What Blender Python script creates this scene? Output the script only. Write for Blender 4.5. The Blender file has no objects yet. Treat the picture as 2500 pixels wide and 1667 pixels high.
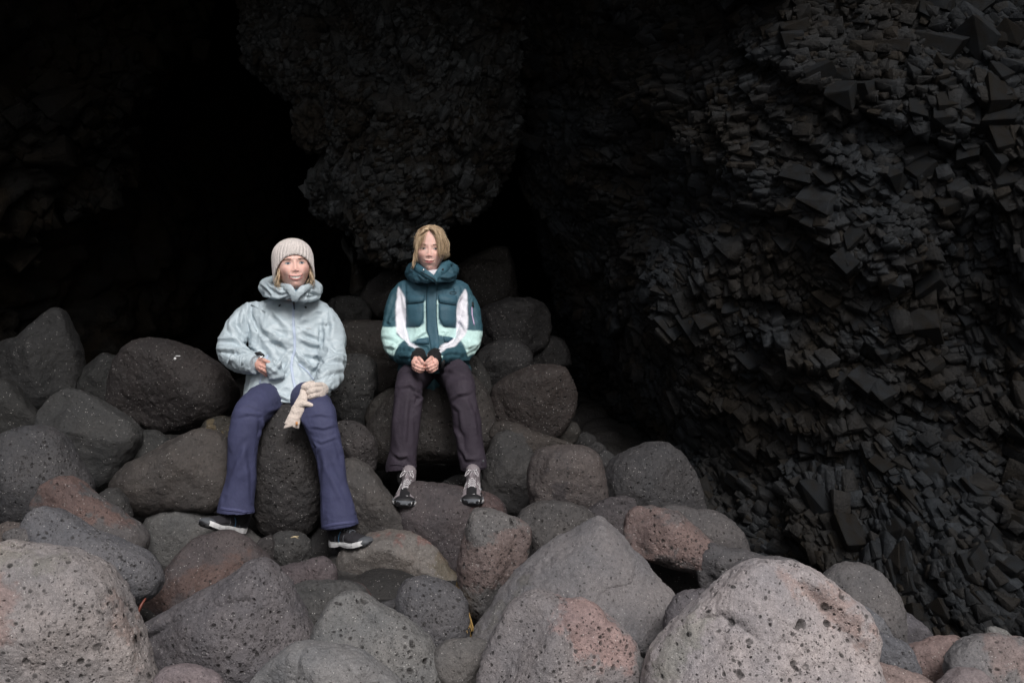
import bpy, bmesh, math, random
import numpy as np
from mathutils import Vector, Matrix, Quaternion
from mathutils.bvhtree import BVHTree

scene = bpy.context.scene
COL = scene.collection

# ------------------------------------------------------------------ camera, sky, sun, exposure
F = 2431.0                      # focal length in pixels of the 2500 px wide photograph (35 mm lens)
CX, CY = 1250.0, 833.5
CAMZ = 1.6
cam_data = bpy.data.cameras.new("camera")
cam_data.lens = 35.0
cam_data.sensor_width = 36.0
cam_data.clip_start = 0.05
cam_data.clip_end = 3000.0
cam = bpy.data.objects.new("camera", cam_data)
cam.location = (0, 0, CAMZ)
cam.rotation_euler = (math.radians(90), 0, 0)
COL.objects.link(cam)
scene.camera = cam

SUN_EL, SUN_ROT = 46.0, 162.0
world = bpy.data.worlds.new("World")
scene.world = world
world.use_nodes = True
wn = world.node_tree
wn.nodes.clear()
w_out = wn.nodes.new("ShaderNodeOutputWorld")
w_bg = wn.nodes.new("ShaderNodeBackground")
w_sky = wn.nodes.new("ShaderNodeTexSky")
w_sky.sky_type = 'NISHITA'
w_sky.sun_disc = False
w_sky.sun_elevation = math.radians(SUN_EL)
w_sky.sun_rotation = math.radians(SUN_ROT)
w_sky.air_density = 1.0
w_sky.dust_density = 6.0
w_sky.ozone_density = 1.0
w_hs = wn.nodes.new("ShaderNodeHueSaturation")     # overcast: the sky is nearly colourless
w_hs.inputs['Saturation'].default_value = 0.45
wn.links.new(w_sky.outputs[0], w_hs.inputs['Color'])
wn.links.new(w_hs.outputs[0], w_bg.inputs['Color'])
w_bg.inputs['Strength'].default_value = 0.085
wn.links.new(w_bg.outputs[0], w_out.inputs['Surface'])

sun_data = bpy.data.lights.new("sun", 'SUN')
sun_data.energy = 2.0
sun_data.angle = math.radians(25)
sun_data.color = (1.0, 0.985, 0.97)
sun = bpy.data.objects.new("sun", sun_data)
_r, _e = math.radians(SUN_ROT), math.radians(SUN_EL)
sdir = Vector((math.sin(_r) * math.cos(_e), math.cos(_r) * math.cos(_e), math.sin(_e)))
sun.rotation_euler = sdir.to_track_quat('Z', 'Y').to_euler()
sun.location = sdir * 20
COL.objects.link(sun)

scene.view_settings.view_transform = 'Standard'
scene.view_settings.look = 'None'
scene.view_settings.gamma = 1.0
scene.view_settings.exposure = 0.22
scene.view_settings.use_curve_mapping = False

# ------------------------------------------------------------------ small numeric helpers
def P(x, y, Y):
    """a point at depth Y that shows at photograph pixel (x, y)"""
    return np.array([(x - CX) / F * Y, Y, CAMZ - (y - CY) / F * Y])

def proj(v):
    v = np.asarray(v)
    return CX + F * v[..., 0] / v[..., 1], CY - F * (v[..., 2] - CAMZ) / v[..., 1]

def sstep(a, b, x):
    t = np.clip((x - a) / (b - a), 0, 1)
    return t * t * (3 - 2 * t)

def _hash(ix, iy, iz, seed):
    h = (ix.astype(np.int64) * 374761393 + iy.astype(np.int64) * 668265263 + iz.astype(np.int64) * 2147483647 + seed * 1274126177) & 0xffffffff
    h = ((h ^ (h >> 13)) * 1274126177) & 0xffffffff
    h = ((h ^ (h >> 16)) * 2246822519) & 0xffffffff
    h = h ^ (h >> 15)
    return (h & 0xffffff) / float(0xffffff)

def vnoise(p, seed=0):
    p = np.asarray(p, float)
    i = np.floor(p); f = p - i
    f = f * f * f * (f * (f * 6 - 15) + 10)
    i = i.astype(np.int64)
    out = 0
    for dx in (0, 1):
        wx = f[:, 0] if dx else 1 - f[:, 0]
        for dy in (0, 1):
            wy = f[:, 1] if dy else 1 - f[:, 1]
            for dz in (0, 1):
                wz = f[:, 2] if dz else 1 - f[:, 2]
                out = out + wx * wy * wz * _hash(i[:, 0] + dx, i[:, 1] + dy, i[:, 2] + dz, seed)
    return out * 2 - 1

def fbm(p, seed=0, octaves=4, gain=0.5):
    a, s, o = 1.0, 0, np.array(p, float)
    for k in range(octaves):
        s = s + a * vnoise(o, seed + k * 17)
        o = o * 2.03 + 5.2
        a *= gain
    return s

def cells(p, seed=0, dims=2):
    """jittered cells: F1, F2, offset to the cell's own point, four random numbers per cell"""
    n = len(p)
    if dims == 2:
        p = np.column_stack([p[:, 0], p[:, 1], np.zeros(n)])
    i = np.floor(p).astype(np.int64)
    f1 = np.full(n, 9.0); f2 = np.full(n, 9.0)
    off = np.zeros((n, 3)); cid = np.zeros((n, 3), np.int64)
    rz = (-1, 0, 1) if dims == 3 else (0,)
    for dx in (-1, 0, 1):
        for dy in (-1, 0, 1):
            for dz in rz:
                cx, cy, cz = i[:, 0] + dx, i[:, 1] + dy, i[:, 2] + dz
                px_ = cx + 0.1 + 0.8 * _hash(cx, cy, cz, seed + 1)
                py_ = cy + 0.1 + 0.8 * _hash(cx, cy, cz, seed + 2)
                pz_ = (cz + 0.1 + 0.8 * _hash(cx, cy, cz, seed + 3)) if dims == 3 else p[:, 2]
                d = np.column_stack([p[:, 0] - px_, p[:, 1] - py_, p[:, 2] - pz_])
                dist = np.sqrt((d * d).sum(1))
                near = dist < f1
                f2 = np.where(near, f1, np.minimum(f2, dist))
                f1 = np.where(near, dist, f1)
                off[near] = d[near]
                cid[near, 0] = cx[near]; cid[near, 1] = cy[near]; cid[near, 2] = cz[near]
    r = [_hash(cid[:, 0], cid[:, 1], cid[:, 2], seed + 11 + k) for k in range(4)]
    return f1, f2, off, r

# ------------------------------------------------------------------ object helpers
def tag(o, label=None, cat=None, group=None, kind=None):
    if label: o['label'] = label
    if cat: o['category'] = cat
    if group: o['group'] = group
    if kind: o['kind'] = kind
    return o

def mk_mesh(name, v, f, smooth=True, mats=None):
    me = bpy.data.meshes.new(name)
    v = np.asarray(v, np.float32)
    if isinstance(f, np.ndarray):
        nf, k = f.shape
        me.vertices.add(len(v)); me.vertices.foreach_set('co', v.ravel())
        me.loops.add(nf * k); me.loops.foreach_set('vertex_index', f.astype(np.int32).ravel())
        me.polygons.add(nf)
        me.polygons.foreach_set('loop_start', np.arange(nf, dtype=np.int32) * k)
        me.update(calc_edges=True); me.validate()
    else:
        me.from_pydata([tuple(map(float, q)) for q in v], [], f)
        me.update()
    if smooth:
        me.polygons.foreach_set('use_smooth', np.ones(len(me.polygons), bool))
    return me

def put(name, me, mat=None, parent=None, loc=None, **kw):
    o = bpy.data.objects.new(name, me)
    me.name = name
    if mat is not None and not me.materials:
        for m in (mat if isinstance(mat, (list, tuple)) else [mat]):
            me.materials.append(m)
    COL.objects.link(o)
    if loc is not None: o.location = loc
    if parent is not None:
        o.parent = parent
        if loc is None and parent.parent is None:
            o.matrix_parent_inverse = Matrix.Translation(-parent.location)
    tag(o, **kw)
    return o

def empty(name, loc, **kw):
    o = bpy.data.objects.new(name, None)
    o.location = loc; o.empty_display_size = 0.1
    COL.objects.link(o)
    return tag(o, **kw)

def getv(me):
    a = np.empty(len(me.vertices) * 3, np.float32); me.vertices.foreach_get('co', a)
    return a.reshape(-1, 3).astype(float)

def getn(me):
    a = np.empty(len(me.vertices) * 3, np.float32)
    me.vertex_normals.foreach_get('vector', a)
    return a.reshape(-1, 3).astype(float)

def setv(me, v):
    me.vertices.foreach_set('co', np.asarray(v, np.float32).ravel()); me.update()

def setcol(me, rgb, name='tint'):
    a = me.color_attributes.new(name, 'FLOAT_COLOR', 'POINT')
    c = np.ones((len(me.vertices), 4), np.float32); c[:, :3] = rgb
    a.data.foreach_set('color', c.ravel())

def join(parts):
    """parts: list of (verts, faces-as-lists) -> one"""
    V, Fc, n = [], [], 0
    for v, f in parts:
        V.append(np.asarray(v, float))
        Fc += [[i + n for i in q] for q in f]
        n += len(v)
    return np.vstack(V), Fc

_ico = {}
def ico(sub):
    if sub not in _ico:
        bm = bmesh.new(); bmesh.ops.create_icosphere(bm, subdivisions=sub, radius=1)
        v = np.array([x.co[:] for x in bm.verts]); f = np.array([[q.index for q in x.verts] for x in bm.faces])
        bm.free(); _ico[sub] = (v / np.linalg.norm(v, axis=1)[:, None], f)
    return _ico[sub]

def ellipsoid(c, r, sub=3, rot=None):
    v, f = ico(sub)
    v = v * np.array(r)
    if rot is not None: v = v @ np.array(rot).T
    return v + np.array(c), f.tolist()

def tube(pts, rad, n=14, flat=None, fdir=(0, 1, 0), cap=True, sub=1):
    """round tube through pts with radii rad; flat scales it along fdir; rounded ends"""
    pts = [np.array(p, float) for p in pts]; rad = list(rad)
    if sub > 1:                       # Catmull-Rom resample
        q, rr = [], []
        m = len(pts)
        for i in range(m - 1):
            p0 = pts[max(i - 1, 0)]; p1 = pts[i]; p2 = pts[i + 1]; p3 = pts[min(i + 2, m - 1)]
            for k in range(sub):
                t = k / sub
                q.append(0.5 * ((2 * p1) + (-p0 + p2) * t + (2 * p0 - 5 * p1 + 4 * p2 - p3) * t * t + (-p0 + 3 * p1 - 3 * p2 + p3) * t ** 3))
                rr.append(rad[i] * (1 - t) + rad[i + 1] * t)
        q.append(pts[-1]); rr.append(rad[-1]); pts, rad = q, rr
    m = len(pts)
    if cap:
        d0 = pts[0] - pts[1]; d0 = d0 / (np.linalg.norm(d0) + 1e-9)
        d1 = pts[-1] - pts[-2]; d1 = d1 / (np.linalg.norm(d1) + 1e-9)
        a = [(pts[0] + d0 * rad[0] * s, rad[0] * c) for s, c in ((0.97, .22), (.8, .6), (.45, .89))]
        b = [(pts[-1] + d1 * rad[-1] * s, rad[-1] * c) for s, c in ((.45, .89), (.8, .6), (0.97, .22))]
        pts = [x[0] for x in a] + pts + [x[0] for x in b]
        rad = [x[1] for x in a] + rad + [x[1] for x in b]
        m = len(pts)
    fd = np.array(fdir, float); fd /= np.linalg.norm(fd)
    V, up = [], None
    for i in range(m):
        t = pts[min(i + 1, m - 1)] - pts[max(i - 1, 0)]
        t = t / (np.linalg.norm(t) + 1e-9)
        if up is None:
            up = np.cross(t, [0.3, 0.2, 0.93]); up /= np.linalg.norm(up)
        else:
            up = up - t * up.dot(t); up /= (np.linalg.norm(up) + 1e-9)
        b = np.cross(t, up)
        ang = np.linspace(0, 2 * math.pi, n, endpoint=False)
        ring = np.outer(np.cos(ang), up) * rad[i] + np.outer(np.sin(ang), b) * rad[i]
        if flat is not None:
            fl = flat[i] if hasattr(flat, '__len__') and len(flat) == m else (flat if not hasattr(flat, '__len__') else flat[0])
            ring = ring + np.outer(ring @ fd, fd) * (fl - 1)
        V.append(ring + pts[i])
    V = np.vstack(V)
    Fc = [[i * n + j, i * n + (j + 1) % n, (i + 1) * n + (j + 1) % n, (i + 1) * n + j] for i in range(m - 1) for j in range(n)]
    Fc.append([j for j in range(n)][::-1]); Fc.append([(m - 1) * n + j for j in range(n)])
    return V, Fc

def rings(sec, n=40, power=2.4):
    """stacked horizontal super-ellipse sections: (x0, x1, z, ycentre, halfdepth)"""
    V = []
    ang = np.linspace(0, 2 * math.pi, n, endpoint=False)
    c, s = np.cos(ang), np.sin(ang)
    cc = np.sign(c) * np.abs(c) ** (2 / power); ss = np.sign(s) * np.abs(s) ** (2 / power)
    for x0, x1, z, yc, hd in sec:
        V.append(np.column_stack([(x0 + x1) / 2 + cc * (x1 - x0) / 2, yc + ss * hd, np.full(n, z)]))
    m = len(sec); V = np.vstack(V)
    Fc = [[i * n + j, i * n + (j + 1) % n, (i + 1) * n + (j + 1) % n, (i + 1) * n + j] for i in range(m - 1) for j in range(n)]
    Fc.append(list(range(n))[::-1]); Fc.append([(m - 1) * n + j for j in range(n)])
    return V, Fc

def remesh(parts, voxel, smooth=6, factor=0.5):
    v, f = join(parts)
    me = mk_mesh('tmp', v, f)
    bm = bmesh.new(); bm.from_mesh(me); bmesh.ops.recalc_face_normals(bm, faces=bm.faces); bm.to_mesh(me); bm.free()
    o = bpy.data.objects.new('tmp', me); COL.objects.link(o)
    m = o.modifiers.new('r', 'REMESH'); m.mode = 'VOXEL'; m.voxel_size = voxel; m.use_smooth_shade = True
    if smooth:
        s = o.modifiers.new('s', 'SMOOTH'); s.factor = factor; s.iterations = smooth
    dg = bpy.context.evaluated_depsgraph_get(); dg.update()
    out = bpy.data.meshes.new_from_object(o.evaluated_get(dg))
    bpy.data.objects.remove(o); bpy.data.meshes.remove(me)
    out.polygons.foreach_set('use_smooth', np.ones(len(out.polygons), bool))
    return out

def mesh_parts(me):
    v = getv(me)
    return v, [list(p.vertices) for p in me.polygons]

def in_poly(x, y, poly):
    ins = np.zeros(len(x), bool)
    n = len(poly)
    for i in range(n):
        x0, y0 = poly[i]; x1, y1 = poly[(i + 1) % n]
        if y0 == y1: continue
        c = ((y0 > y) != (y1 > y)) & (x < (x1 - x0) * (y - y0) / (y1 - y0) + x0)
        ins ^= c
    return ins

def folds(me, strokes, conv, facing=0.0, body=True):
    """push fabric into creases: each stroke is (points, width, height); conv turns its points into photograph pixels"""
    v = getv(me); n = getn(me)
    u, w = proj(v)
    view = np.array([0, 0, CAMZ]) - v; view /= np.linalg.norm(view, axis=1)[:, None]
    mask = sstep(facing - 0.15, facing + 0.25, (n * view).sum(1))
    disp = np.zeros(len(v))
    for pts, wd, amp in strokes:
        q = [conv(*p) for p in pts]
        L = sum(math.dist(q[i], q[i + 1]) for i in range(len(q) - 1))
        best = np.full(len(v), 1e9); sgn = np.zeros(len(v)); tt = np.zeros(len(v))
        acc = 0
        for i in range(len(q) - 1):
            ax, ay = q[i]; bx, by = q[i + 1]
            dx, dy = bx - ax, by - ay; l2 = dx * dx + dy * dy; l = math.sqrt(l2)
            t = np.clip(((u - ax) * dx + (w - ay) * dy) / l2, 0, 1)
            ex, ey = u - ax - t * dx, w - ay - t * dy
            d = np.hypot(ex, ey)
            s = np.sign(dx * ey - dy * ex)
            nb = d < best
            best = np.where(nb, d, best); sgn = np.where(nb, s, sgn); tt = np.where(nb, (acc + t * l) / L, tt)
            acc += l
        d = best * sgn
        taper = np.sin(np.clip(tt, 0.03, 0.97) * math.pi) ** 0.6
        prof = np.exp(-(d / wd) ** 2) - 0.75 * np.exp(-((d - 1.55 * wd) / (wd * 0.9)) ** 2)
        disp += amp * prof * taper
    v += n * (disp * mask)[:, None]
    setv(me, v)

def crumple(me, scale, amp, seed, stretch=(1, 1, 1), octaves=3):
    v = getv(me); n = getn(me)
    q = v * scale * np.array(stretch)
    q = q + 0.6 * np.column_stack([vnoise(q * 0.7 + 9, seed + 5), vnoise(q * 0.7 + 31, seed + 6), vnoise(q * 0.7 + 77, seed + 7)])
    a = 0; g = 1.0
    for k in range(octaves):
        a = a + g * (0.5 - np.abs(vnoise(q, seed + k)) * 1.6)
        q = q * 1.9 + 3; g *= 0.5
    setv(me, v + n * (a * amp)[:, None])

def bvh_of(me):
    v = getv(me)
    return BVHTree.FromPolygons([Vector(q) for q in v], [tuple(p.vertices) for p in me.polygons])

def cast(bvh, x, y, off=0.0, Yd=5.0):
    o = Vector((0, 0, CAMZ)); d = Vector(P(x, y, 5.0)) - o; d.normalize()
    h = bvh.ray_cast(o, d)
    if h[0] is None:
        h = bvh.find_nearest(Vector(P(x, y, Yd)))
        return np.array(h[0]) - np.array(d) * off
    return np.array(h[0]) - np.array(d) * off

def ribbon(bvh, pts, width, off=0.003, thick=0.004, seg=6.0, Yd=5.0, taper=False, closed=False):
    """raised strip laid on a surface along photograph-pixel points"""
    q = []
    pp = list(pts) + ([pts[0]] if closed else [])
    for i in range(len(pp) - 1):
        l = math.dist(pp[i], pp[i + 1]); k = max(1, int(l / seg))
        for j in range(k):
            q.append((pp[i][0] + (pp[i + 1][0] - pp[i][0]) * j / k, pp[i][1] + (pp[i + 1][1] - pp[i][1]) * j / k))
    q.append(pp[-1])
    V = []; m = len(q)
    for i in range(m):
        a = q[max(i - 1, 0)]; b = q[min(i + 1, m - 1)]
        dx, dy = b[0] - a[0], b[1] - a[1]; l = math.hypot(dx, dy) + 1e-9
        nx, ny = -dy / l, dx / l
        w = width / 2 * (math.sin(math.pi * (0.08 + 0.84 * i / max(m - 1, 1))) if taper else 1)
        for s, o in ((-1, -thick), (-1, off), (-.5, off + .0006), (.5, off + .0006), (1, off), (1, -thick)):
            V.append(cast(bvh, q[i][0] + nx * w * s, q[i][1] + ny * w * s, o, Yd))
    Fc = [[i * 6 + j, i * 6 + j + 1, (i + 1) * 6 + j + 1, (i + 1) * 6 + j] for i in range(m - 1) for j in range(5)]
    Fc += [[0, 1, 2, 3, 4, 5][::-1], [(m - 1) * 6 + j for j in range(6)]]
    return np.array(V), Fc

def patch(bvh, left, right, n=8, off=0.004, thick=0.004, Yd=5.0):
    """raised panel between two edges (lists of the same length) given in photograph pixels"""
    V = []; m = len(left)
    for (lx, ly), (rx, ry) in zip(left, right):
        for j in range(n + 1):
            t = j / n
            edge = j in (0, n)
            V.append(cast(bvh, lx + (rx - lx) * t, ly + (ry - ly) * t, off if not edge else off * 0.4, Yd))
    k = n + 1
    Fc = [[i * k + j, i * k + j + 1, (i + 1) * k + j + 1, (i + 1) * k + j] for i in range(m - 1) for j in range(n)]
    base = len(V)
    V2 = [p + np.array([0, thick + off, 0]) for p in V]
    rim = [j for j in range(k)] + [i * k + n for i in range(1, m)] + [(m - 1) * k + j for j in range(n - 1, -1, -1)] + [i * k for i in range(m - 2, 0, -1)]
    V = V + V2
    for a, b in zip(rim, rim[1:] + rim[:1]):
        Fc.append([a, a + base, b + base, b])
    return np.array(V), Fc

# ------------------------------------------------------------------ materials
class NT:
    def __init__(s, name):
        s.m = bpy.data.materials.new(name); s.m.use_nodes = True
        s.t = s.m.node_tree; s.b = s.t.nodes['Principled BSDF']; s.out = s.t.nodes['Material Output']
        s.co = s.t.nodes.new('ShaderNodeTexCoord').outputs['Object']
    def n(s, typ, ins=None, **kw):
        x = s.t.nodes.new(typ)
        for k, v in kw.items(): setattr(x, k, v)
        for k, v in (ins or {}).items():
            if hasattr(v, 'is_linked') or isinstance(v, bpy.types.NodeSocket): s.t.links.new(v, x.inputs[k])
            else: x.inputs[k].default_value = v
        return x
    def noise(s, scale, detail=4, rough=0.55, co=None, **kw):
        return s.n('ShaderNodeTexNoise', {'Vector': co or s.co, 'Scale': scale, 'Detail': detail, 'Roughness': rough}).outputs['Fac']
    def vor(s, scale, feature='F1', co=None, rnd=1.0, out='Distance'):
        return s.n('ShaderNodeTexVoronoi', {'Vector': co or s.co, 'Scale': scale, 'Randomness': rnd}, feature=feature).outputs[out]
    def math(s, op, a, b=0.0, clamp=False):
        x = s.t.nodes.new('ShaderNodeMath'); x.operation = op; x.use_clamp = clamp
        for i, v in enumerate((a, b)):
            if isinstance(v, bpy.types.NodeSocket): s.t.links.new(v, x.inputs[i])
            else: x.inputs[i].default_value = v
        return x.outputs[0]
    def remap(s, v, a, b, c=0.0, d=1.0):
        return s.n('ShaderNodeMapRange', {0: v, 1: a, 2: b, 3: c, 4: d}).outputs[0]
    def mix(s, fac, a, b, mode='MIX'):
        x = s.t.nodes.new('ShaderNodeMix'); x.data_type = 'RGBA'; x.blend_type = mode
        for i, v in ((0, fac), (6, a), (7, b)):
            if isinstance(v, bpy.types.NodeSocket): s.t.links.new(v, x.inputs[i])
            elif isinstance(v, (tuple, list)): x.inputs[i].default_value = tuple(v)[:3] + (1,)
            else: x.inputs[i].default_value = v
        return x.outputs[2]
    def attr(s, name):
        return s.n('ShaderNodeAttribute', attribute_name=name).outputs['Color']
    def base(s, v):
        if isinstance(v, bpy.types.NodeSocket): s.t.links.new(v, s.b.inputs['Base Color'])
        else: s.b.inputs['Base Color'].default_value = tuple(v)[:3] + (1,)
    def set(s, k, v):
        if isinstance(v, bpy.types.NodeSocket): s.t.links.new(v, s.b.inputs[k])
        else: s.b.inputs[k].default_value = v
    def bump(s, h, dist, strength=1.0, chain=None):
        x = s.n('ShaderNodeBump', {'Height': h, 'Distance': dist, 'Strength': strength})
        if chain is not None: s.t.links.new(chain, x.inputs['Normal'])
        s.t.links.new(x.outputs[0], s.b.inputs['Normal'])
        return x.outputs[0]

def mat_boulder(name, pit, dens, depth, big=0.0, rough=0.62, speck=0.5, wetness=0.0):
    """vesicular basalt: colour comes from the stone's own tint, pits are relief with their shade painted in"""
    T = NT(name)
    warp = T.n('ShaderNodeVectorMath', {0: T.co, 1: T.n('ShaderNodeVectorMath', {0: T.n('ShaderNodeTexNoise', {'Vector': T.co, 'Scale': 22.0, 'Detail': 2}).outputs['Color'], 'Scale': .022}, operation='SCALE').outputs[0]}, operation='ADD').outputs[0]
    h = None
    col = T.attr('tint')
    n1 = T.noise(5.0, 5); n2 = T.noise(70, 6, 0.7); n3 = T.noise(260, 3, 0.8)
    col = T.mix(1.0, col, T.n('ShaderNodeCombineColor', {0: T.remap(n1, .3, .7, .8, 1.22), 1: T.remap(n1, .3, .7, .82, 1.18), 2: T.remap(n1, .3, .7, .85, 1.15)}).outputs[0], 'MULTIPLY')
    g = T.remap(n2, .3, .7, .72, 1.25)
    col = T.mix(1.0, col, T.n('ShaderNodeCombineColor', {0: g, 1: g, 2: g}).outputs[0], 'MULTIPLY')
    g = T.remap(n3, .35, .65, .78, 1.22)
    col = T.mix(1.0, col, T.n('ShaderNodeCombineColor', {0: g, 1: g, 2: g}).outputs[0], 'MULTIPLY')
    # pale crystals
    v = T.n('ShaderNodeTexVoronoi', {'Vector': T.co, 'Scale': 130.0}, feature='F1')
    rnd = T.n('ShaderNodeSeparateColor', {0: v.outputs['Color']}).outputs[0]
    sp = T.math('MULTIPLY', T.math('LESS_THAN', v.outputs['Distance'], 0.26), T.math('GREATER_THAN', rnd, 1 - 0.12 * speck))
    col = T.mix(T.math('MULTIPLY', sp, 0.55), col, (.5, .48, .47))
    T.set('Roughness', T.remap(n2, .3, .7, rough - .08, rough + .14)); T.set('Specular IOR Level', 0.32 + wetness)
    # pits: three sizes, more of them where the noise is high
    where = T.remap(T.noise(4.2, 2), .35, .6, 0.25, 1.0)
    def pits(scale, frac, dep, sharp=.34):
        w = T.n('ShaderNodeTexVoronoi', {'Vector': warp, 'Scale': scale}, feature='F1')
        r = T.n('ShaderNodeSeparateColor', {0: w.outputs['Color']})
        rad = T.remap(r.outputs[1], 0, 1, sharp * .4, sharp)
        cup = T.math('SUBTRACT', 1.0, T.math('DIVIDE', w.outputs['Distance'], rad), True)
        cup = T.math('POWER', cup, 0.55)
        keep = T.math('LESS_THAN', r.outputs[0], T.math('MULTIPLY', where, frac))
        pit_shade.append(T.math('MULTIPLY', cup, keep))
        return T.math('MULTIPLY', T.math('MULTIPLY', cup, keep), -dep)
    pit_shade = []
    h = T.math('ADD', pits(pit, dens, depth), pits(pit * 2.1, min(1, dens * 1.2), depth * .5))
    if big > 0:
        h = T.math('ADD', h, pits(14, .08 * big, depth * 2.0, .36))
        h = T.math('ADD', h, pits(25, .4 * big, depth * 1.5, .40))
    # shade inside the vesicles, painted into the base colour on top of the relief
    m = pit_shade[0]
    for x in pit_shade[1:]: m = T.math('MAXIMUM', m, x)
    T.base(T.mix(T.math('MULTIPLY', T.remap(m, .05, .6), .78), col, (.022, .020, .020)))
    h = T.math('ADD', h, T.math('MULTIPLY', T.noise(30, 6, .7), 0.012))
    h = T.math('ADD', h, T.math('MULTIPLY', n3, 0.0016))
    d = T.n('ShaderNodeDisplacement', {'Height': h, 'Midlevel': 0.0, 'Scale': 1.0})
    T.t.links.new(d.outputs[0], T.out.inputs['Displacement'])
    T.m.displacement_method = 'BOTH'
    return T.m

def mat_crag(name, c1, c2, c3, spec=.2):
    """fractured basalt: bluish grey faces, brown weathered matrix in the gaps ('tint' x = matrix, y = random per piece)"""
    T = NT(name)
    a = T.n('ShaderNodeSeparateColor', {0: T.attr('tint')})
    n1 = T.noise(2.0, 5); n2 = T.noise(30, 6, .7); n3 = T.noise(120, 4, .7)
    face = T.mix(a.outputs[1], c1, c2)
    mud = T.math('ADD', T.math('MULTIPLY', a.outputs[0], 0.9), T.remap(n1, .42, .62, 0, .75), True)
    col = T.mix(mud, face, c3)
    g = T.remap(n2, .3, .7, .6, 1.4)
    col = T.mix(1.0, col, T.n('ShaderNodeCombineColor', {0: g, 1: g, 2: g}).outputs[0], 'MULTIPLY')
    g = T.remap(n3, .35, .65, .75, 1.25)
    col = T.mix(1.0, col, T.n('ShaderNodeCombineColor', {0: g, 1: g, 2: g}).outputs[0], 'MULTIPLY')
    T.base(col)
    T.set('Roughness', T.remap(n2, .3, .7, .55, .85)); T.set('Specular IOR Level', spec)
    b = T.bump(T.noise(22, 8, .7), 0.014, .8)
    b = T.bump(T.vor(34, 'DISTANCE_TO_EDGE'), 0.008, .5, b)
    T.bump(n3, 0.004, .8, b)
    return T.m

def mat_cloth(name, rgb=None, rough=0.6, weave=900, wr=0.0, sheen=0.0, var=.1, spec=.3):
    T = NT(name)
    src = T.attr('tint') if rgb is None else rgb
    n = T.noise(14, 4)
    g = T.remap(n, .3, .7, 1 - var, 1 + var)
    col = T.mix(1.0, src, T.n('ShaderNodeCombineColor', {0: g, 1: g, 2: g}).outputs[0], 'MULTIPLY')
    T.base(col); T.set('Roughness', rough); T.set('Specular IOR Level', spec)
    if sheen: T.set('Sheen Weight', sheen)
    b = T.bump(T.noise(weave, 2), 0.0006, .5)
    if wr: T.bump(T.noise(26, 5, .6), 0.012, wr, b)
    return T.m

def mat_plain(name, rgb, rough=.5, metal=0.0, spec=.4, noise=0.12, scale=40):
    T = NT(name)
    n = T.noise(scale, 4)
    g = T.remap(n, .3, .7, 1 - noise, 1 + noise)
    T.base(T.mix(1.0, rgb, T.n('ShaderNodeCombineColor', {0: g, 1: g, 2: g}).outputs[0], 'MULTIPLY'))
    T.set('Roughness', rough); T.set('Metallic', metal); T.set('Specular IOR Level', spec)
    T.bump(T.noise(scale * 6, 2), .0008, .4)
    return T.m

M = {}
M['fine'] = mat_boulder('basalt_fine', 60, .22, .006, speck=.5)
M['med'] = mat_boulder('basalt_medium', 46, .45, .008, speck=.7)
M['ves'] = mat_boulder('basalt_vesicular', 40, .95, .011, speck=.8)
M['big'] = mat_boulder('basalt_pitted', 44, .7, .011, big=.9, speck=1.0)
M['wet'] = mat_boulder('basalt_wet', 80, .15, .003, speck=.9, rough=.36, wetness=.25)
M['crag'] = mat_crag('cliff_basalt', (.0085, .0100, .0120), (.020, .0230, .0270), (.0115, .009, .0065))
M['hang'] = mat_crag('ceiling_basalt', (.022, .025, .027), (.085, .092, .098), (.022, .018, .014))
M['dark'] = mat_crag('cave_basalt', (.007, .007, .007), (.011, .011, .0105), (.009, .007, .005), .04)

# ------------------------------------------------------------------ the ground: one sheet to the horizon, rising as a cobble bed into the cave
def pile_height(X, Y):
    """height of the boulder bed under the stones"""
    yy = np.array([-40, 0, 2.6, 3.3, 4.2, 5.0, 5.8, 6.6, 7.6, 9.0, 12.0, 16.0])
    zz = np.array([-1.2, -.2, .16, .30, .42, .54, .74, .98, 1.15, 1.2, 1.2, 1.2])
    z = np.interp(Y, yy, zz)
    z = z - 0.10 * sstep(0.6, 2.4, X)
    return z

def make_ground():
    a = np.concatenate([-np.geomspace(2500, 7, 26), np.linspace(-6, 6, 420), np.geomspace(7, 2500, 26)])
    b = np.concatenate([-np.geomspace(2500, 3.2, 26), np.linspace(-3, 13, 520), np.geomspace(14, 2500, 22)])
    X, Y = np.meshgrid(a, b); X = X.ravel(); Y = Y.ravel()
    Z = pile_height(X, Y)
    near = (np.abs(X) < 6.5) & (Y > -4) & (Y < 14)
    f1, f2, off, r = cells(np.column_stack([X / .22, Y / .22]), 5)
    cob = np.sqrt(np.clip(1 - (f1 / .75) ** 2, 0, 1)) * (.07 + .05 * r[0]) - .05
    Z = Z + np.where(near, cob, 0)
    n, m = len(b), len(a)
    i = np.arange((n - 1) * (m - 1)); r0 = i // (m - 1) * m + i % (m - 1)
    me = mk_mesh('ground', np.column_stack([X, Y, Z]), np.column_stack([r0, r0 + 1, r0 + m + 1, r0 + m]))
    setcol(me, (.022, .021, .021))
    put('ground', me, M['fine'], kind='structure')
make_ground()

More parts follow.
